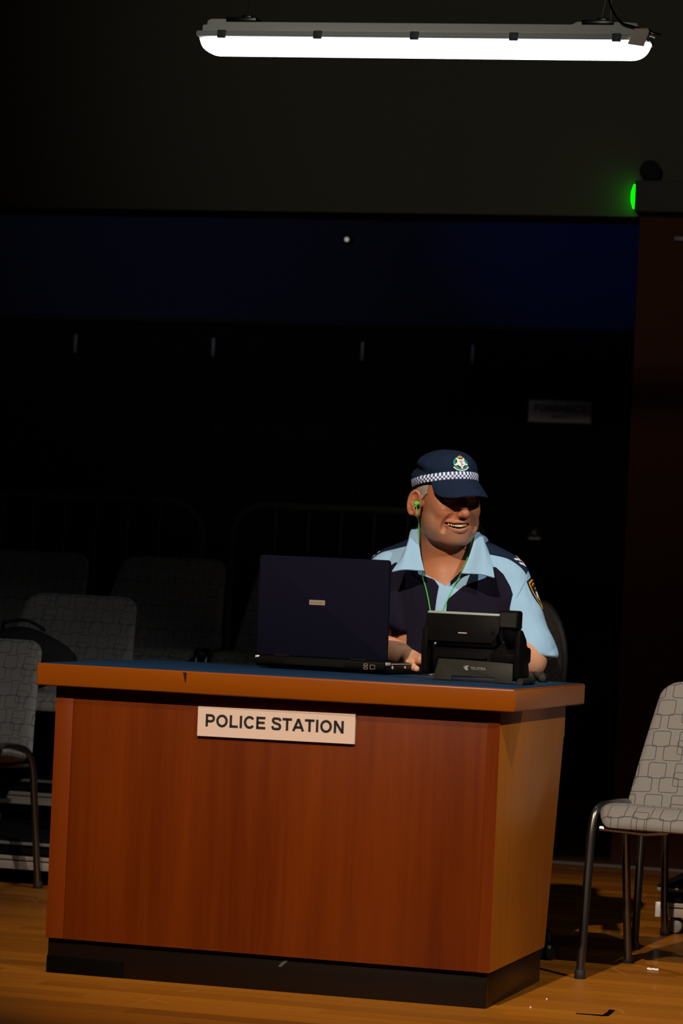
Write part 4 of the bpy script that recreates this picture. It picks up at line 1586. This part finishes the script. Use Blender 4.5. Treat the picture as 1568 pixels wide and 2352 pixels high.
# ---- collar: two folded leaves round the neck
def sheet(rows, name, mat, parent, th=.003, nu=7, nv=10):
    """rows: list of control polylines (same length); thick smooth sheet"""
    R_ = [spline(r_, nu) for r_ in rows]
    C_ = [spline([r_[i] for r_ in R_], nv) for i in range(len(R_[0]))]
    G_ = np.array(C_)                                   # (u, v, 3)
    du = np.gradient(G_, axis=0)
    dv = np.gradient(G_, axis=1)
    n_ = np.cross(du, dv)
    n_ /= np.linalg.norm(n_, axis=-1, keepdims=True) + 1e-12
    A_, B_ = G_ + n_ * th / 2, G_ - n_ * th / 2
    nu_, nv_ = G_.shape[:2]
    V_ = np.concatenate([A_.reshape(-1, 3), B_.reshape(-1, 3)])
    o = nu_ * nv_
    F_ = []
    id_ = lambda i, j: i * nv_ + j
    for i in range(nu_ - 1):
        for j in range(nv_ - 1):
            F_.append((id_(i, j), id_(i + 1, j), id_(i + 1, j + 1), id_(i, j + 1)))
            F_.append((o + id_(i, j), o + id_(i, j + 1), o + id_(i + 1, j + 1), o + id_(i + 1, j)))
    for i in range(nu_ - 1):
        for j in (0, nv_ - 1):
            F_.append((id_(i, j), o + id_(i, j), o + id_(i + 1, j), id_(i + 1, j)))
    for j in range(nv_ - 1):
        for i in (0, nu_ - 1):
            F_.append((id_(i, j), id_(i, j + 1), o + id_(i, j + 1), o + id_(i, j)))
    mb_ = MB()
    mb_.v, mb_.f = [tuple(p_) for p_ in V_], F_
    return mb_.build(name, mat, parent, True, smooth=50)


back_f, back_m, back_l = (-.462, 1.262, 1.172), (-.462, 1.275, 1.150), (-.462, 1.285, 1.120)
mid = lambda a_, b_, t_, out=(0, 0, 0): tuple(np.array(a_) * (1 - t_) + np.array(b_) * t_ + np.array(out))


def leaf(keys):
    rows = [[f_, mid(f_, l_, .18, (0, 0, .001)), mid(f_, l_, .6, o_), l_] for f_, l_, o_ in keys]
    rows.append([back_f, mid(back_f, back_m, .5, (0, .004, .004)), back_m, back_l])
    return rows


cl_l = leaf([(at(974, 1311, 1.015), at(900, 1313, .995), (0, -.010, .004)),
             (at(966, 1276, 1.050), at(917, 1288, 1.030), (-.004, -.012, .004)),
             (at(961, 1236, 1.090), at(936, 1252, 1.085), (-.006, -.008, .006)),
             (at(962, 1208, 1.140), at(943, 1232, 1.150), (-.006, 0, .006)),
             ((-.536, 1.205, 1.180), (-.560, 1.215, 1.135), (-.006, .004, .004))])
cl_r = leaf([(at(1060, 1317, 1.020), at(1135, 1327, 1.020), (0, -.010, .004)),
             (at(1075, 1284, 1.055), at(1130, 1300, 1.050), (.004, -.012, .004)),
             (at(1086, 1250, 1.095), at(1120, 1264, 1.095), (.006, -.008, .006)),
             (at(1091, 1226, 1.145), at(1111, 1244, 1.150), (.006, 0, .006)),
             ((-.388, 1.205, 1.178), (-.362, 1.215, 1.135), (.006, .004, .004))])
sheet(cl_l, 'collar', 'light_blue_cloth', sh_o)
sheet(cl_r, 'collar', 'light_blue_cloth', sh_o)


# ---- things mapped on the shirt
def over(fld, S, T, mapf, off):
    """grid of surface points: mapf(s,t) -> (origin, direction)"""
    O_, D_ = zip(*[mapf(s_, t_) for s_, t_ in zip(S, T)])
    P = fld.march(np.array(O_), np.array(D_), 0, 1.0)
    return P - np.array(D_) * off


def patch(fld, outline, mapf, off, th, name, mat, parent, f0=0.0, layers=6, ctr=(0, 0)):
    ol = np.asarray(outline, float)
    n_ = len(ol)
    fr = np.linspace(max(f0, .02), 1, layers)
    S = np.concatenate([ctr[0] + (ol[:, 0] - ctr[0]) * q for q in fr])
    T = np.concatenate([ctr[1] + (ol[:, 1] - ctr[1]) * q for q in fr])
    O_, D_ = zip(*[mapf(s_, t_) for s_, t_ in zip(S, T)])
    D_ = np.array(D_, float)
    D_ /= np.linalg.norm(D_, axis=1)[:, None]
    P = fld.march(np.array(O_), D_, 0, 1.0)
    A_, B_ = P - D_ * (off + th), P - D_ * (off - .001)
    V_ = np.concatenate([A_, B_])
    o = len(P)
    F_ = []
    for l_ in range(layers - 1):
        for i in range(n_):
            a_, b_ = l_ * n_ + i, l_ * n_ + (i + 1) % n_
            F_.append((a_, a_ + n_, b_ + n_, b_))
    F_ += [tuple(o + i for i in q[::-1]) for q in F_]
    e = (layers - 1) * n_
    for i in range(n_):
        j = (i + 1) % n_
        F_.append((e + i, o + e + i, o + e + j, e + j))
        F_.append((i, j, o + j, o + i))
    if f0 <= 0:
        F_.append(tuple(range(n_)))
    mb_ = MB()
    mb_.v, mb_.f = [tuple(p_) for p_ in V_], F_
    return mb_.build(name, mat, parent, True, smooth=50)


def ribbon(fld, mapf, s0, s1, w, ns, nt, off, th, name, mat, parent, taper=0.0):
    """strip from s0 to s1, half width w(s)"""
    S, T = [], []
    for i in range(ns):
        for j in range(nt):
            S.append(s0 + (s1 - s0) * i / (ns - 1))
            T.append(w * (-1 + 2 * j / (nt - 1)) * (1 - taper * i / (ns - 1)))
    O_, D_ = zip(*[mapf(a_, b_) for a_, b_ in zip(S, T)])
    D_ = np.array(D_, float)
    P = fld.march(np.array(O_), D_, 0, 1.0)
    D_ /= np.linalg.norm(D_, axis=1)[:, None]
    A_, B_ = P - D_ * (off + th), P - D_ * (off - .001)
    V_ = np.concatenate([A_, B_])
    o = len(P)
    F_ = []
    for i in range(ns - 1):
        for j in range(nt - 1):
            a_ = i * nt + j
            F_.append((a_, a_ + nt, a_ + nt + 1, a_ + 1))
            F_.append((o + a_, o + a_ + 1, o + a_ + nt + 1, o + a_ + nt))
    for i in range(ns - 1):
        for j in (0, nt - 1):
            a_ = i * nt + j
            F_.append((a_, o + a_, o + a_ + nt, a_ + nt))
    for j in range(nt - 1):
        for i in (0, ns - 1):
            a_ = i * nt + j
            F_.append((a_, a_ + 1, o + a_ + 1, o + a_))
    mb_ = MB()
    mb_.v, mb_.f = [tuple(p_) for p_ in V_], F_
    return mb_.build(name, mat, parent, True, smooth=50)


def ep_map(p0, p1):
    p0, p1 = np.array(p0), np.array(p1)
    d_ = (p1 - p0) / np.linalg.norm(p1 - p0)
    n_ = np.array([-d_[1], d_[0]])

    def f(s_, t_):
        q = p0 + (p1 - p0) * s_ + n_ * t_
        return (q[0], q[1] - .03, 1.30), (0, .15, -1)
    return f


mR = ep_map((-.366, 1.170), (-.236, 1.181))
mL = ep_map((-.560, 1.182), (-.698, 1.194))
epR = ribbon(shirt, mR, 0, 1, .0245, 22, 12, .0035, .0035, 'epaulette', 'navy_cloth', sh_o)
epL = ribbon(shirt, mL, 0, 1, .0245, 22, 12, .0035, .0035, 'epaulette', 'navy_cloth', sh_o)
for e_, m_ in ((epR, mR), (epL, mL)):
    for c0 in (.74, .85):
        for s_ in (-1, 1):
            def mm(a_, b_, c0=c0, s_=s_, m_=m_):
                # a_: 0..1 from the centre line outwards, b_: across the stripe (in share of length)
                return m_(c0 + .09 * (1 - a_) + b_, s_ * a_ * .0175)
            ribbon(shirt, mm, 0, 1, .022, 8, 3, .0072, .0010, 'chevron', 'white_thread', e_)

# armhole seam
for pix in ([(1210, 1320), (1205, 1332), (1198, 1348), (1186, 1370), (1172, 1389), (1163, 1404)],):
    sm_ = []
    for x_, y_ in pix:
        d_ = ray(x_, y_)
        o_ = CAM + d_ * 7.6
        q = shirt.march([o_], [d_], 0, 2.0)[0]
        if (q - o_) @ d_ < 1.4:
            sm_.append(q - d_ * .0003)
    MB().add(*tube(spline(sm_, 6), .0016, 8)).build('armhole_seam', 'light_blue_cloth', sh_o, True)

# shoulder patch
sc_ = np.array([-.20, 1.172, 1.012])
ax_s = np.array(LS[1]) - np.array(LS[0])
ax_s /= np.linalg.norm(ax_s)


def pt_map(s_, t_):
    # s_ along the front/back of the sleeve, t_ up its length
    o = sc_ - ax_s * t_ + np.array([-.15, -1.0, -.1]) * -s_ * 1.0
    return o + np.array([.16, -.02, .03]), (-1, .12, -.18)


def shield(k=1.0):
    P_ = []
    for a_ in np.linspace(0, 1, 9):
        P_.append((-.034 + .068 * a_, .044 + .008 * math.sin(math.pi * a_)))
    for a_ in np.linspace(.08, 1, 12):
        P_.append((.034 * (1 - a_ ** 2.4) + .0, .044 - .098 * a_))
    for a_ in np.linspace(.92, .08, 11):
        P_.append((-.034 * (1 - a_ ** 2.4), .044 - .098 * a_))
    return np.array(P_) * k


pt = patch(shirt, shield(1.0), pt_map, .0012, .0016, 'shoulder_patch', 'navy_patch', sh_o, 0, 8)
patch(shirt, shield(.90), pt_map, .0026, .0010, 'patch_border', 'gold_thread', pt, .90, 3)


def star(n_, r0, r1, ph=0.0, cx_=0, cy_=0, sy=1.0):
    return [(cx_ + (r0 if i % 2 == 0 else r1) * math.sin(ph + math.pi * i / n_), cy_ + sy * (r0 if i % 2 == 0 else r1) * math.cos(ph + math.pi * i / n_)) for i in range(2 * n_)]


def circ(r_, cx_=0, cy_=0, n_=24, sy=1.0):
    return [(cx_ + r_ * math.sin(2 * math.pi * i / n_), cy_ + sy * r_ * math.cos(2 * math.pi * i / n_)) for i in range(n_)]


patch(shirt, circ(.0155, 0, -.004), pt_map, .0026, .0006, 'patch_wreath', 'green_thread', pt, .72, 3, (0, -.004))
patch(shirt, star(5, .015, .007, math.pi, 0, -.004), pt_map, .0030, .0008, 'patch_star', 'white_thread', pt, 0, 4, (0, -.004))
patch(shirt, circ(.0045, 0, .018, 10), pt_map, .0030, .0008, 'patch_crown', 'gold_thread', pt, 0, 3, (0, .018))
for q in range(6):
    a_ = -.6 + q * .24
    patch(shirt, circ(.0028, .028 * math.sin(a_), .006 + .028 * math.cos(a_), 6), pt_map, .0028, .0006, 'patch_letter', 'gold_thread', pt, 0, 3, (.028 * math.sin(a_), .006 + .028 * math.cos(a_)))

# placket edge and buttons
fr_map = lambda x_, z_: ((x_, .85, z_), (0, 1, 0))
ribbon(shirt, lambda s_, t_: fr_map(-.443 - .005 * s_ + t_, 1.020 - .18 * s_), 0, 1, .0135, 24, 5, .0006, .0016, 'placket', 'light_blue_cloth', sh_o)
for z_ in (.958, .89):
    patch(shirt, circ(.0055, -.4475, z_, 14), lambda a_, b_: fr_map(a_, b_), .0030, .0012, 'button', 'light_blue_cloth', sh_o, 0, 3, (-.4475, z_))

# wrist watch on the viewer's left forearm
w0, w1 = np.array((-.535, .945, .826)), np.array((-.495, .915, .818))
dw = (w1 - w0) / np.linalg.norm(w1 - w0)
wa = MB()
Zm = Vector(dw).to_track_quat('Z', 'X').to_matrix().to_4x4()
wm = Matrix.Translation(Vector(w0 + dw * .016)) @ Zm
wa.lathe([(.0305, -.008), (.0335, -.007), (.0335, .007), (.0305, .008)], 24, wm)
wt = wa.build('watch', 'silver', person, True)
MB().lathe([(.012, 0), (.0125, .002), (.011, .0035)], 18, Matrix.Translation(Vector(w0 + dw * .016) + Vector((0, -.004, .030)))).build('watch_face', 'alloy', wt, True)

# ------------------------------------------------------------------ trousers and shoes (mostly behind the desk)
leg = Field()
leg.ell((-.465, 1.22, .58), (.185, .150, .095), .05)
for s_ in (-1, 1):
    kx = -.465 + s_ * .125
    leg.cap((-.465 + s_ * .095, 1.20, .565), (kx, .83, .555), .082, .064, .04)
    leg.cap((kx, .83, .555), (kx + s_ * .01, .90, .10), .062, .046, .03)
AX4 = [axis([(-.72, -.21, .008)]), axis([(.72, 1.42, .008)]), axis([(.02, .70, .008)])]
LV, LF = nets(leg.grid(AX4), AX4)
skin_mesh('trousers', relax(LV, LF, 1), LF, 'trousers_navy', person)
for s_ in (-1, 1):
    kx = -.465 + s_ * .135
    sf = Field()
    sf.ell((kx, .80, .045), (.046, .13, .045), .02)
    sf.ell((kx, .90, .075), (.042, .055, .062), .03)
    sf.half((0, 0, .003), (0, 0, -1), .004, (kx - .1, .6, -.1), (kx + .1, 1.1, .3))
    ax5 = [axis([(kx - .07, kx + .07, .006)]), axis([(.65, .98, .006)]), axis([(-.02, .16, .006)])]
    a_, b_ = nets(sf.grid(ax5), ax5)
    skin_mesh('shoe', a_, b_, 'shoe_black', person)

# ------------------------------------------------------------------ cap


def crown(th, h):
    """th: 0 at the forehead, h 0..1 from the band to the top; head frame"""
    fx, fy = math.sin(th), -math.cos(th)
    front = max(0, -fy)
    rr = (1 - h ** (2.8 + 1.6 * front)) ** (1 / 2.1)
    a_, b_ = CA * rr, CB * rr
    x, y = a_ * fx, b_ * fy + CY + .016 * h
    z = CZ + CH * h - CT * (b_ * fy) * (1 - .55 * h)
    # soft slumped fold behind the right temple, panel seams
    hc = .54 - .25 * (th + 2.2)
    win = math.exp(-((th + 1.95) / .75) ** 4)
    d = win * (-.0125 * math.exp(-((h - hc - .03) / .085) ** 2) + .0065 * math.exp(-((h - hc + .20) / .13) ** 2) + .004 * math.exp(-((h - hc - .26) / .12) ** 2))
    d += -.004 * math.exp(-((th + .95) / .4) ** 2) * math.exp(-((h - .22) / .08) ** 2)
    for k_ in range(6):
        dt = (th - (k_ * math.pi / 3)) / .012
        if abs(((th - k_ * math.pi / 3 + math.pi) % (2 * math.pi)) - math.pi) < .05:
            q = (((th - k_ * math.pi / 3 + math.pi) % (2 * math.pi)) - math.pi) / .016
            d -= .0011 * math.exp(-q * q)
    d += .0010 * math.sin(5 * th + 4 * h) + .0008 * math.sin(11 * th - 7 * h)
    return np.array([x + d * fx, y + d * fy, z + d * .35 * h])


capm = MB()
NT_, NH_ = 144, 34
hs_ = [math.sin(.5 * math.pi * i / NH_) ** .9 for i in range(NH_)] + [.99995]
for h in hs_:
    for i in range(NT_):
        capm.v.append(tuple(hw_(crown(2 * math.pi * i / NT_ - math.pi, min(h, .99995)))))
for j in range(NH_):
    for i in range(NT_):
        capm.f.append((j * NT_ + i, j * NT_ + (i + 1) % NT_, (j + 1) * NT_ + (i + 1) % NT_, (j + 1) * NT_ + i))
capm.f.append(tuple(NH_ * NT_ + i for i in range(NT_)))
cap_o = capm.build('cap', 'navy_cloth', person, True, smooth=60)
md = cap_o.modifiers.new('thickness', 'SOLIDIFY')
md.thickness = .002
# top button
MB().lathe([(.001, .0016), (.005, .0012), (.0065, .0), (.007, -.003)], 14, Matrix([list(HEAD[i]) for i in range(4)]) @ Matrix.Translation(Vector(crown(0, .9999)) + Vector((0, 0, .0005)))).build('cap_button', 'navy_cloth', cap_o, True)
# band
bd = MB()
nb = 160
BW = .0182
for i in range(nb):
    th = -math.pi + 2 * math.pi * i / (nb - 1)
    for j, (hh, of) in enumerate(((.0, .0005), (.005, .0022), (BW - .001, .0022), (BW + .003, .0002))):
        p = crown(th, max(0.0, hh / CH))
        b0 = crown(th, 0.0)
        p = np.array([b0[0], b0[1], b0[2] + hh - .001]) + np.array([math.sin(th), -math.cos(th), 0]) * of + (p - b0) * np.array([1, 1, 0]) * .8
        bd.v.append(tuple(hw_(p)))
        bd.uv.append(((th + math.pi) * .0965 / .0061 + 20, 20 + min(max((hh - .001) / (BW - .002), .001), .999) * 3))
for i in range(nb - 1):
    for j in range(3):
        bd.f.append((i * 4 + j, (i + 1) * 4 + j, (i + 1) * 4 + j + 1, i * 4 + j + 1))
bd.build('checkered_band', 'checker_band', cap_o, True, smooth=60)
# visor
vz = MB()
nu_, nv_ = 41, 16
tops = []
for i in range(nu_):
    u = -1 + 2 * i / (nu_ - 1)
    th = u * .99
    b0 = crown(th, 0.0)
    ln = .081 * (max(0, 1 - abs(u) ** 2.0)) ** .62
    for j in range(nv_):
        v = j / (nv_ - 1)
        dirx = math.sin(th) * .30
        p = np.array([b0[0] + dirx * ln * v, b0[1] - ln * v * .96, b0[2] + .0005 - .024 * v * (ln / .070) - .012 * v * v * (ln / .070) - .036 * v * abs(u) ** 1.7 * (ln / .070) ** .5])
        tops.append(p)
        vz.v.append(tuple(hw_(p)))
for p in tops:
    vz.v.append(tuple(hw_(p - np.array([0, -.0006, .0028]))))
o = len(tops)
for i in range(nu_ - 1):
    for j in range(nv_ - 1):
        a_ = i * nv_ + j
        vz.f.append((a_, a_ + nv_, a_ + nv_ + 1, a_ + 1))
        vz.f.append((o + a_, o + a_ + 1, o + a_ + nv_ + 1, o + a_ + nv_))
for i in range(nu_ - 1):
    for j in (0, nv_ - 1):
        a_ = i * nv_ + j
        vz.f.append((a_, o + a_, o + a_ + nv_, a_ + nv_))
for j in range(nv_ - 1):
    for i in (0, nu_ - 1):
        a_ = i * nv_ + j
        vz.f.append((a_, a_ + 1, o + a_ + 1, o + a_))
vz.build('visor', 'navy_cloth', cap_o, True, smooth=40)


# cap badge, built from stitched pieces that follow the crown
def cap_piece(ol, off, th_, name, mat, parent, f0=0.0, layers=4, ctr=(0, 0)):
    T0, H0 = -.02, .50
    ol = np.asarray(ol, float) * 1.10
    ctr = (ctr[0] * 1.10, ctr[1] * 1.10)
    n_ = len(ol)
    fr = np.linspace(max(f0, .02), 1, layers)
    V_, W_ = [], []
    for q in fr:
        for s_, t_ in ol:
            s2, t2 = ctr[0] + (s_ - ctr[0]) * q, ctr[1] + (t_ - ctr[1]) * q
            th, h = T0 + s2 / .088, min(.97, max(.02, H0 + t2 / .108))
            p = crown(th, h)
            e1_ = crown(th + .02, h) - crown(th - .02, h)
            e2_ = crown(th, h + .015) - crown(th, h - .015)
            n0 = np.cross(e1_, e2_)
            n0 /= np.linalg.norm(n0)
            V_.append(hw_(p + n0 * (off + th_)))
            W_.append(hw_(p + n0 * (off - .001)))
    o = len(V_)
    F_ = []
    for l_ in range(layers - 1):
        for i in range(n_):
            a_, b_ = l_ * n_ + i, l_ * n_ + (i + 1) % n_
            F_.append((a_, a_ + n_, b_ + n_, b_))
    F_ += [tuple(o + i for i in q[::-1]) for q in F_]
    e = (layers - 1) * n_
    for i in range(n_):
        j = (i + 1) % n_
        F_.append((e + i, o + e + i, o + e + j, e + j))
        F_.append((i, j, o + j, o + i))
    if f0 <= 0:
        F_.append(tuple(range(n_)))
    mb_ = MB()
    mb_.v, mb_.f = [tuple(p_) for p_ in V_ + W_], F_
    return mb_.build(name, mat, parent, True, smooth=50)


bdg = cap_piece(circ(.0195, 0, 0, 30), .0012, .0006, 'cap_badge', 'navy_patch', cap_o)
tag(bdg, 'stitched badge with green wreath, white star and gold crown')
cap_piece(circ(.0200, 0, 0, 30), .0016, .0010, 'badge_wreath', 'green_thread', bdg, .77, 3)
cap_piece(star(5, .0200, .0092, math.pi, 0, 0), .0024, .0010, 'badge_star', 'white_thread', bdg)
cap_piece(circ(.0118, 0, 0, 24), .0030, .0007, 'badge_disc', 'white_thread', bdg)
cap_piece(circ(.0045, .0005, .0042, 12), .0036, .0006, 'badge_flower', 'lavender_thread', bdg, 0, 3, (.0005, .0042))
cap_piece([(-.006, .006), (-.0035, .0045), (.001, -.003), (.0045, -.004), (.005, -.0055), (.001, -.0058), (-.003, -.0075), (-.0005, -.005), (-.003, .001)], .0036, .0007, 'badge_bird', 'brown_thread', bdg, 0, 3, (.0, -.004))
for a_ in range(14):
    an = a_ * 2 * math.pi / 14 + .2
    c_ = (.0104 * math.sin(an), .0104 * math.cos(an))
    cap_piece(circ(.0009, c_[0], c_[1], 5), .0036, .0004, 'badge_lettering', 'navy_patch', bdg, 0, 3, c_)
cap_piece([(-.0062, .0150), (-.0066, .0185), (-.0040, .0190), (-.0022, .0200), (0, .0235), (.0022, .0200), (.0040, .0190), (.0066, .0185), (.0062, .0150)], .0034, .0012, 'badge_crown', 'gold_thread', bdg, 0, 3, (0, .0175))
ar = np.linspace(-1.05, 1.05, 12)
scr = [(.0245 * math.sin(q), -.0245 * math.cos(q)) for q in ar] + [(.0215 * math.sin(q), -.0215 * math.cos(q)) for q in ar[::-1]]
for a_, b_ in zip(range(0, 11), range(1, 12)):
    c4 = [scr[a_], scr[b_], scr[23 - b_], scr[23 - a_]]
    ct = (sum(q[0] for q in c4) / 4, sum(q[1] for q in c4) / 4)
    cap_piece(c4[::-1], .0014, .0010, 'badge_scroll', 'white_thread', bdg, 0, 3, ct)

# ------------------------------------------------------------------ earphones
ear = thing('earphones', 'bright green wired earphones hanging from the ear over the shirt', 'earphones', tuple(at(957, 1163, 1.08)))


def on_person(px_, py_, off):
    d_ = ray(px_, py_)
    o_ = CAM + d_ * 7.6
    best = None
    for fl_ in (body, shirt):
        p_ = fl_.march([o_], [d_], 0, 2.0)[0]
        t_ = (p_ - o_) @ d_
        best = t_ if best is None else min(best, t_)
    if best > 1.25:                      # hangs free beside the jaw
        return at(px_, py_, 1.085 if px_ < 1000 else 1.13)
    return o_ + d_ * (best - off)


def cord(pix):
    pts_ = [on_person(x_, y_, o_) for x_, y_, o_ in pix]
    return spline(pts_, 8)


e0 = hw_((-.093, .006, -.022))
c1 = cord([(958, 1182, .012), (961, 1200, .034), (962, 1222, .050), (962, 1250, .046), (967, 1290, .040), (972, 1308, .034), (970, 1325, .010), (977, 1348, .005), (983, 1375, .005), (988, 1402, .005), (997, 1440, .005), (1003, 1464, .005)])
MB().add(*tube(np.concatenate([[at(956, 1164, e0[1] - .008)], c1]), .0014, 8)).build('cable', 'earphone_green', ear, True)
c2 = cord([(1088, 1220, -.012), (1083, 1240, .004), (1079, 1262, .010), (1070, 1289, .022), (1062, 1308, .034), (1055, 1324, .016), (1043, 1345, .005), (1030, 1372, .005), (1019, 1398, .005), (1010, 1440, .005), (1004, 1464, .005)])
MB().add(*tube(c2, .0014, 8)).build('cable', 'earphone_green', ear, True)
c3 = cord([(1003.5, 1460, .005), (1004, 1480, .005), (1006, 1500, .005), (1008, 1520, .005)])
MB().add(*tube(c3, .0018, 8)).build('cable', 'earphone_green', ear, True)
p = at(955, 1157, e0[1] - .012)
eb = MB()
bmx = Matrix.Translation(Vector(p)) @ Vector((HEAD[:3, :3] @ np.array([-.8, -.35, -.1])).tolist()).to_track_quat('Z', 'Y').to_matrix().to_4x4()
eb.lathe([(.003, -.010), (.0055, -.008), (.0062, -.002), (.0058, .003), (.002, .0055)], 16, bmx)
eb.tube([p, p + np.array([.001, -.001, -.009])], .0022, 8)
eb.build('earbud', 'earphone_green', ear, True)
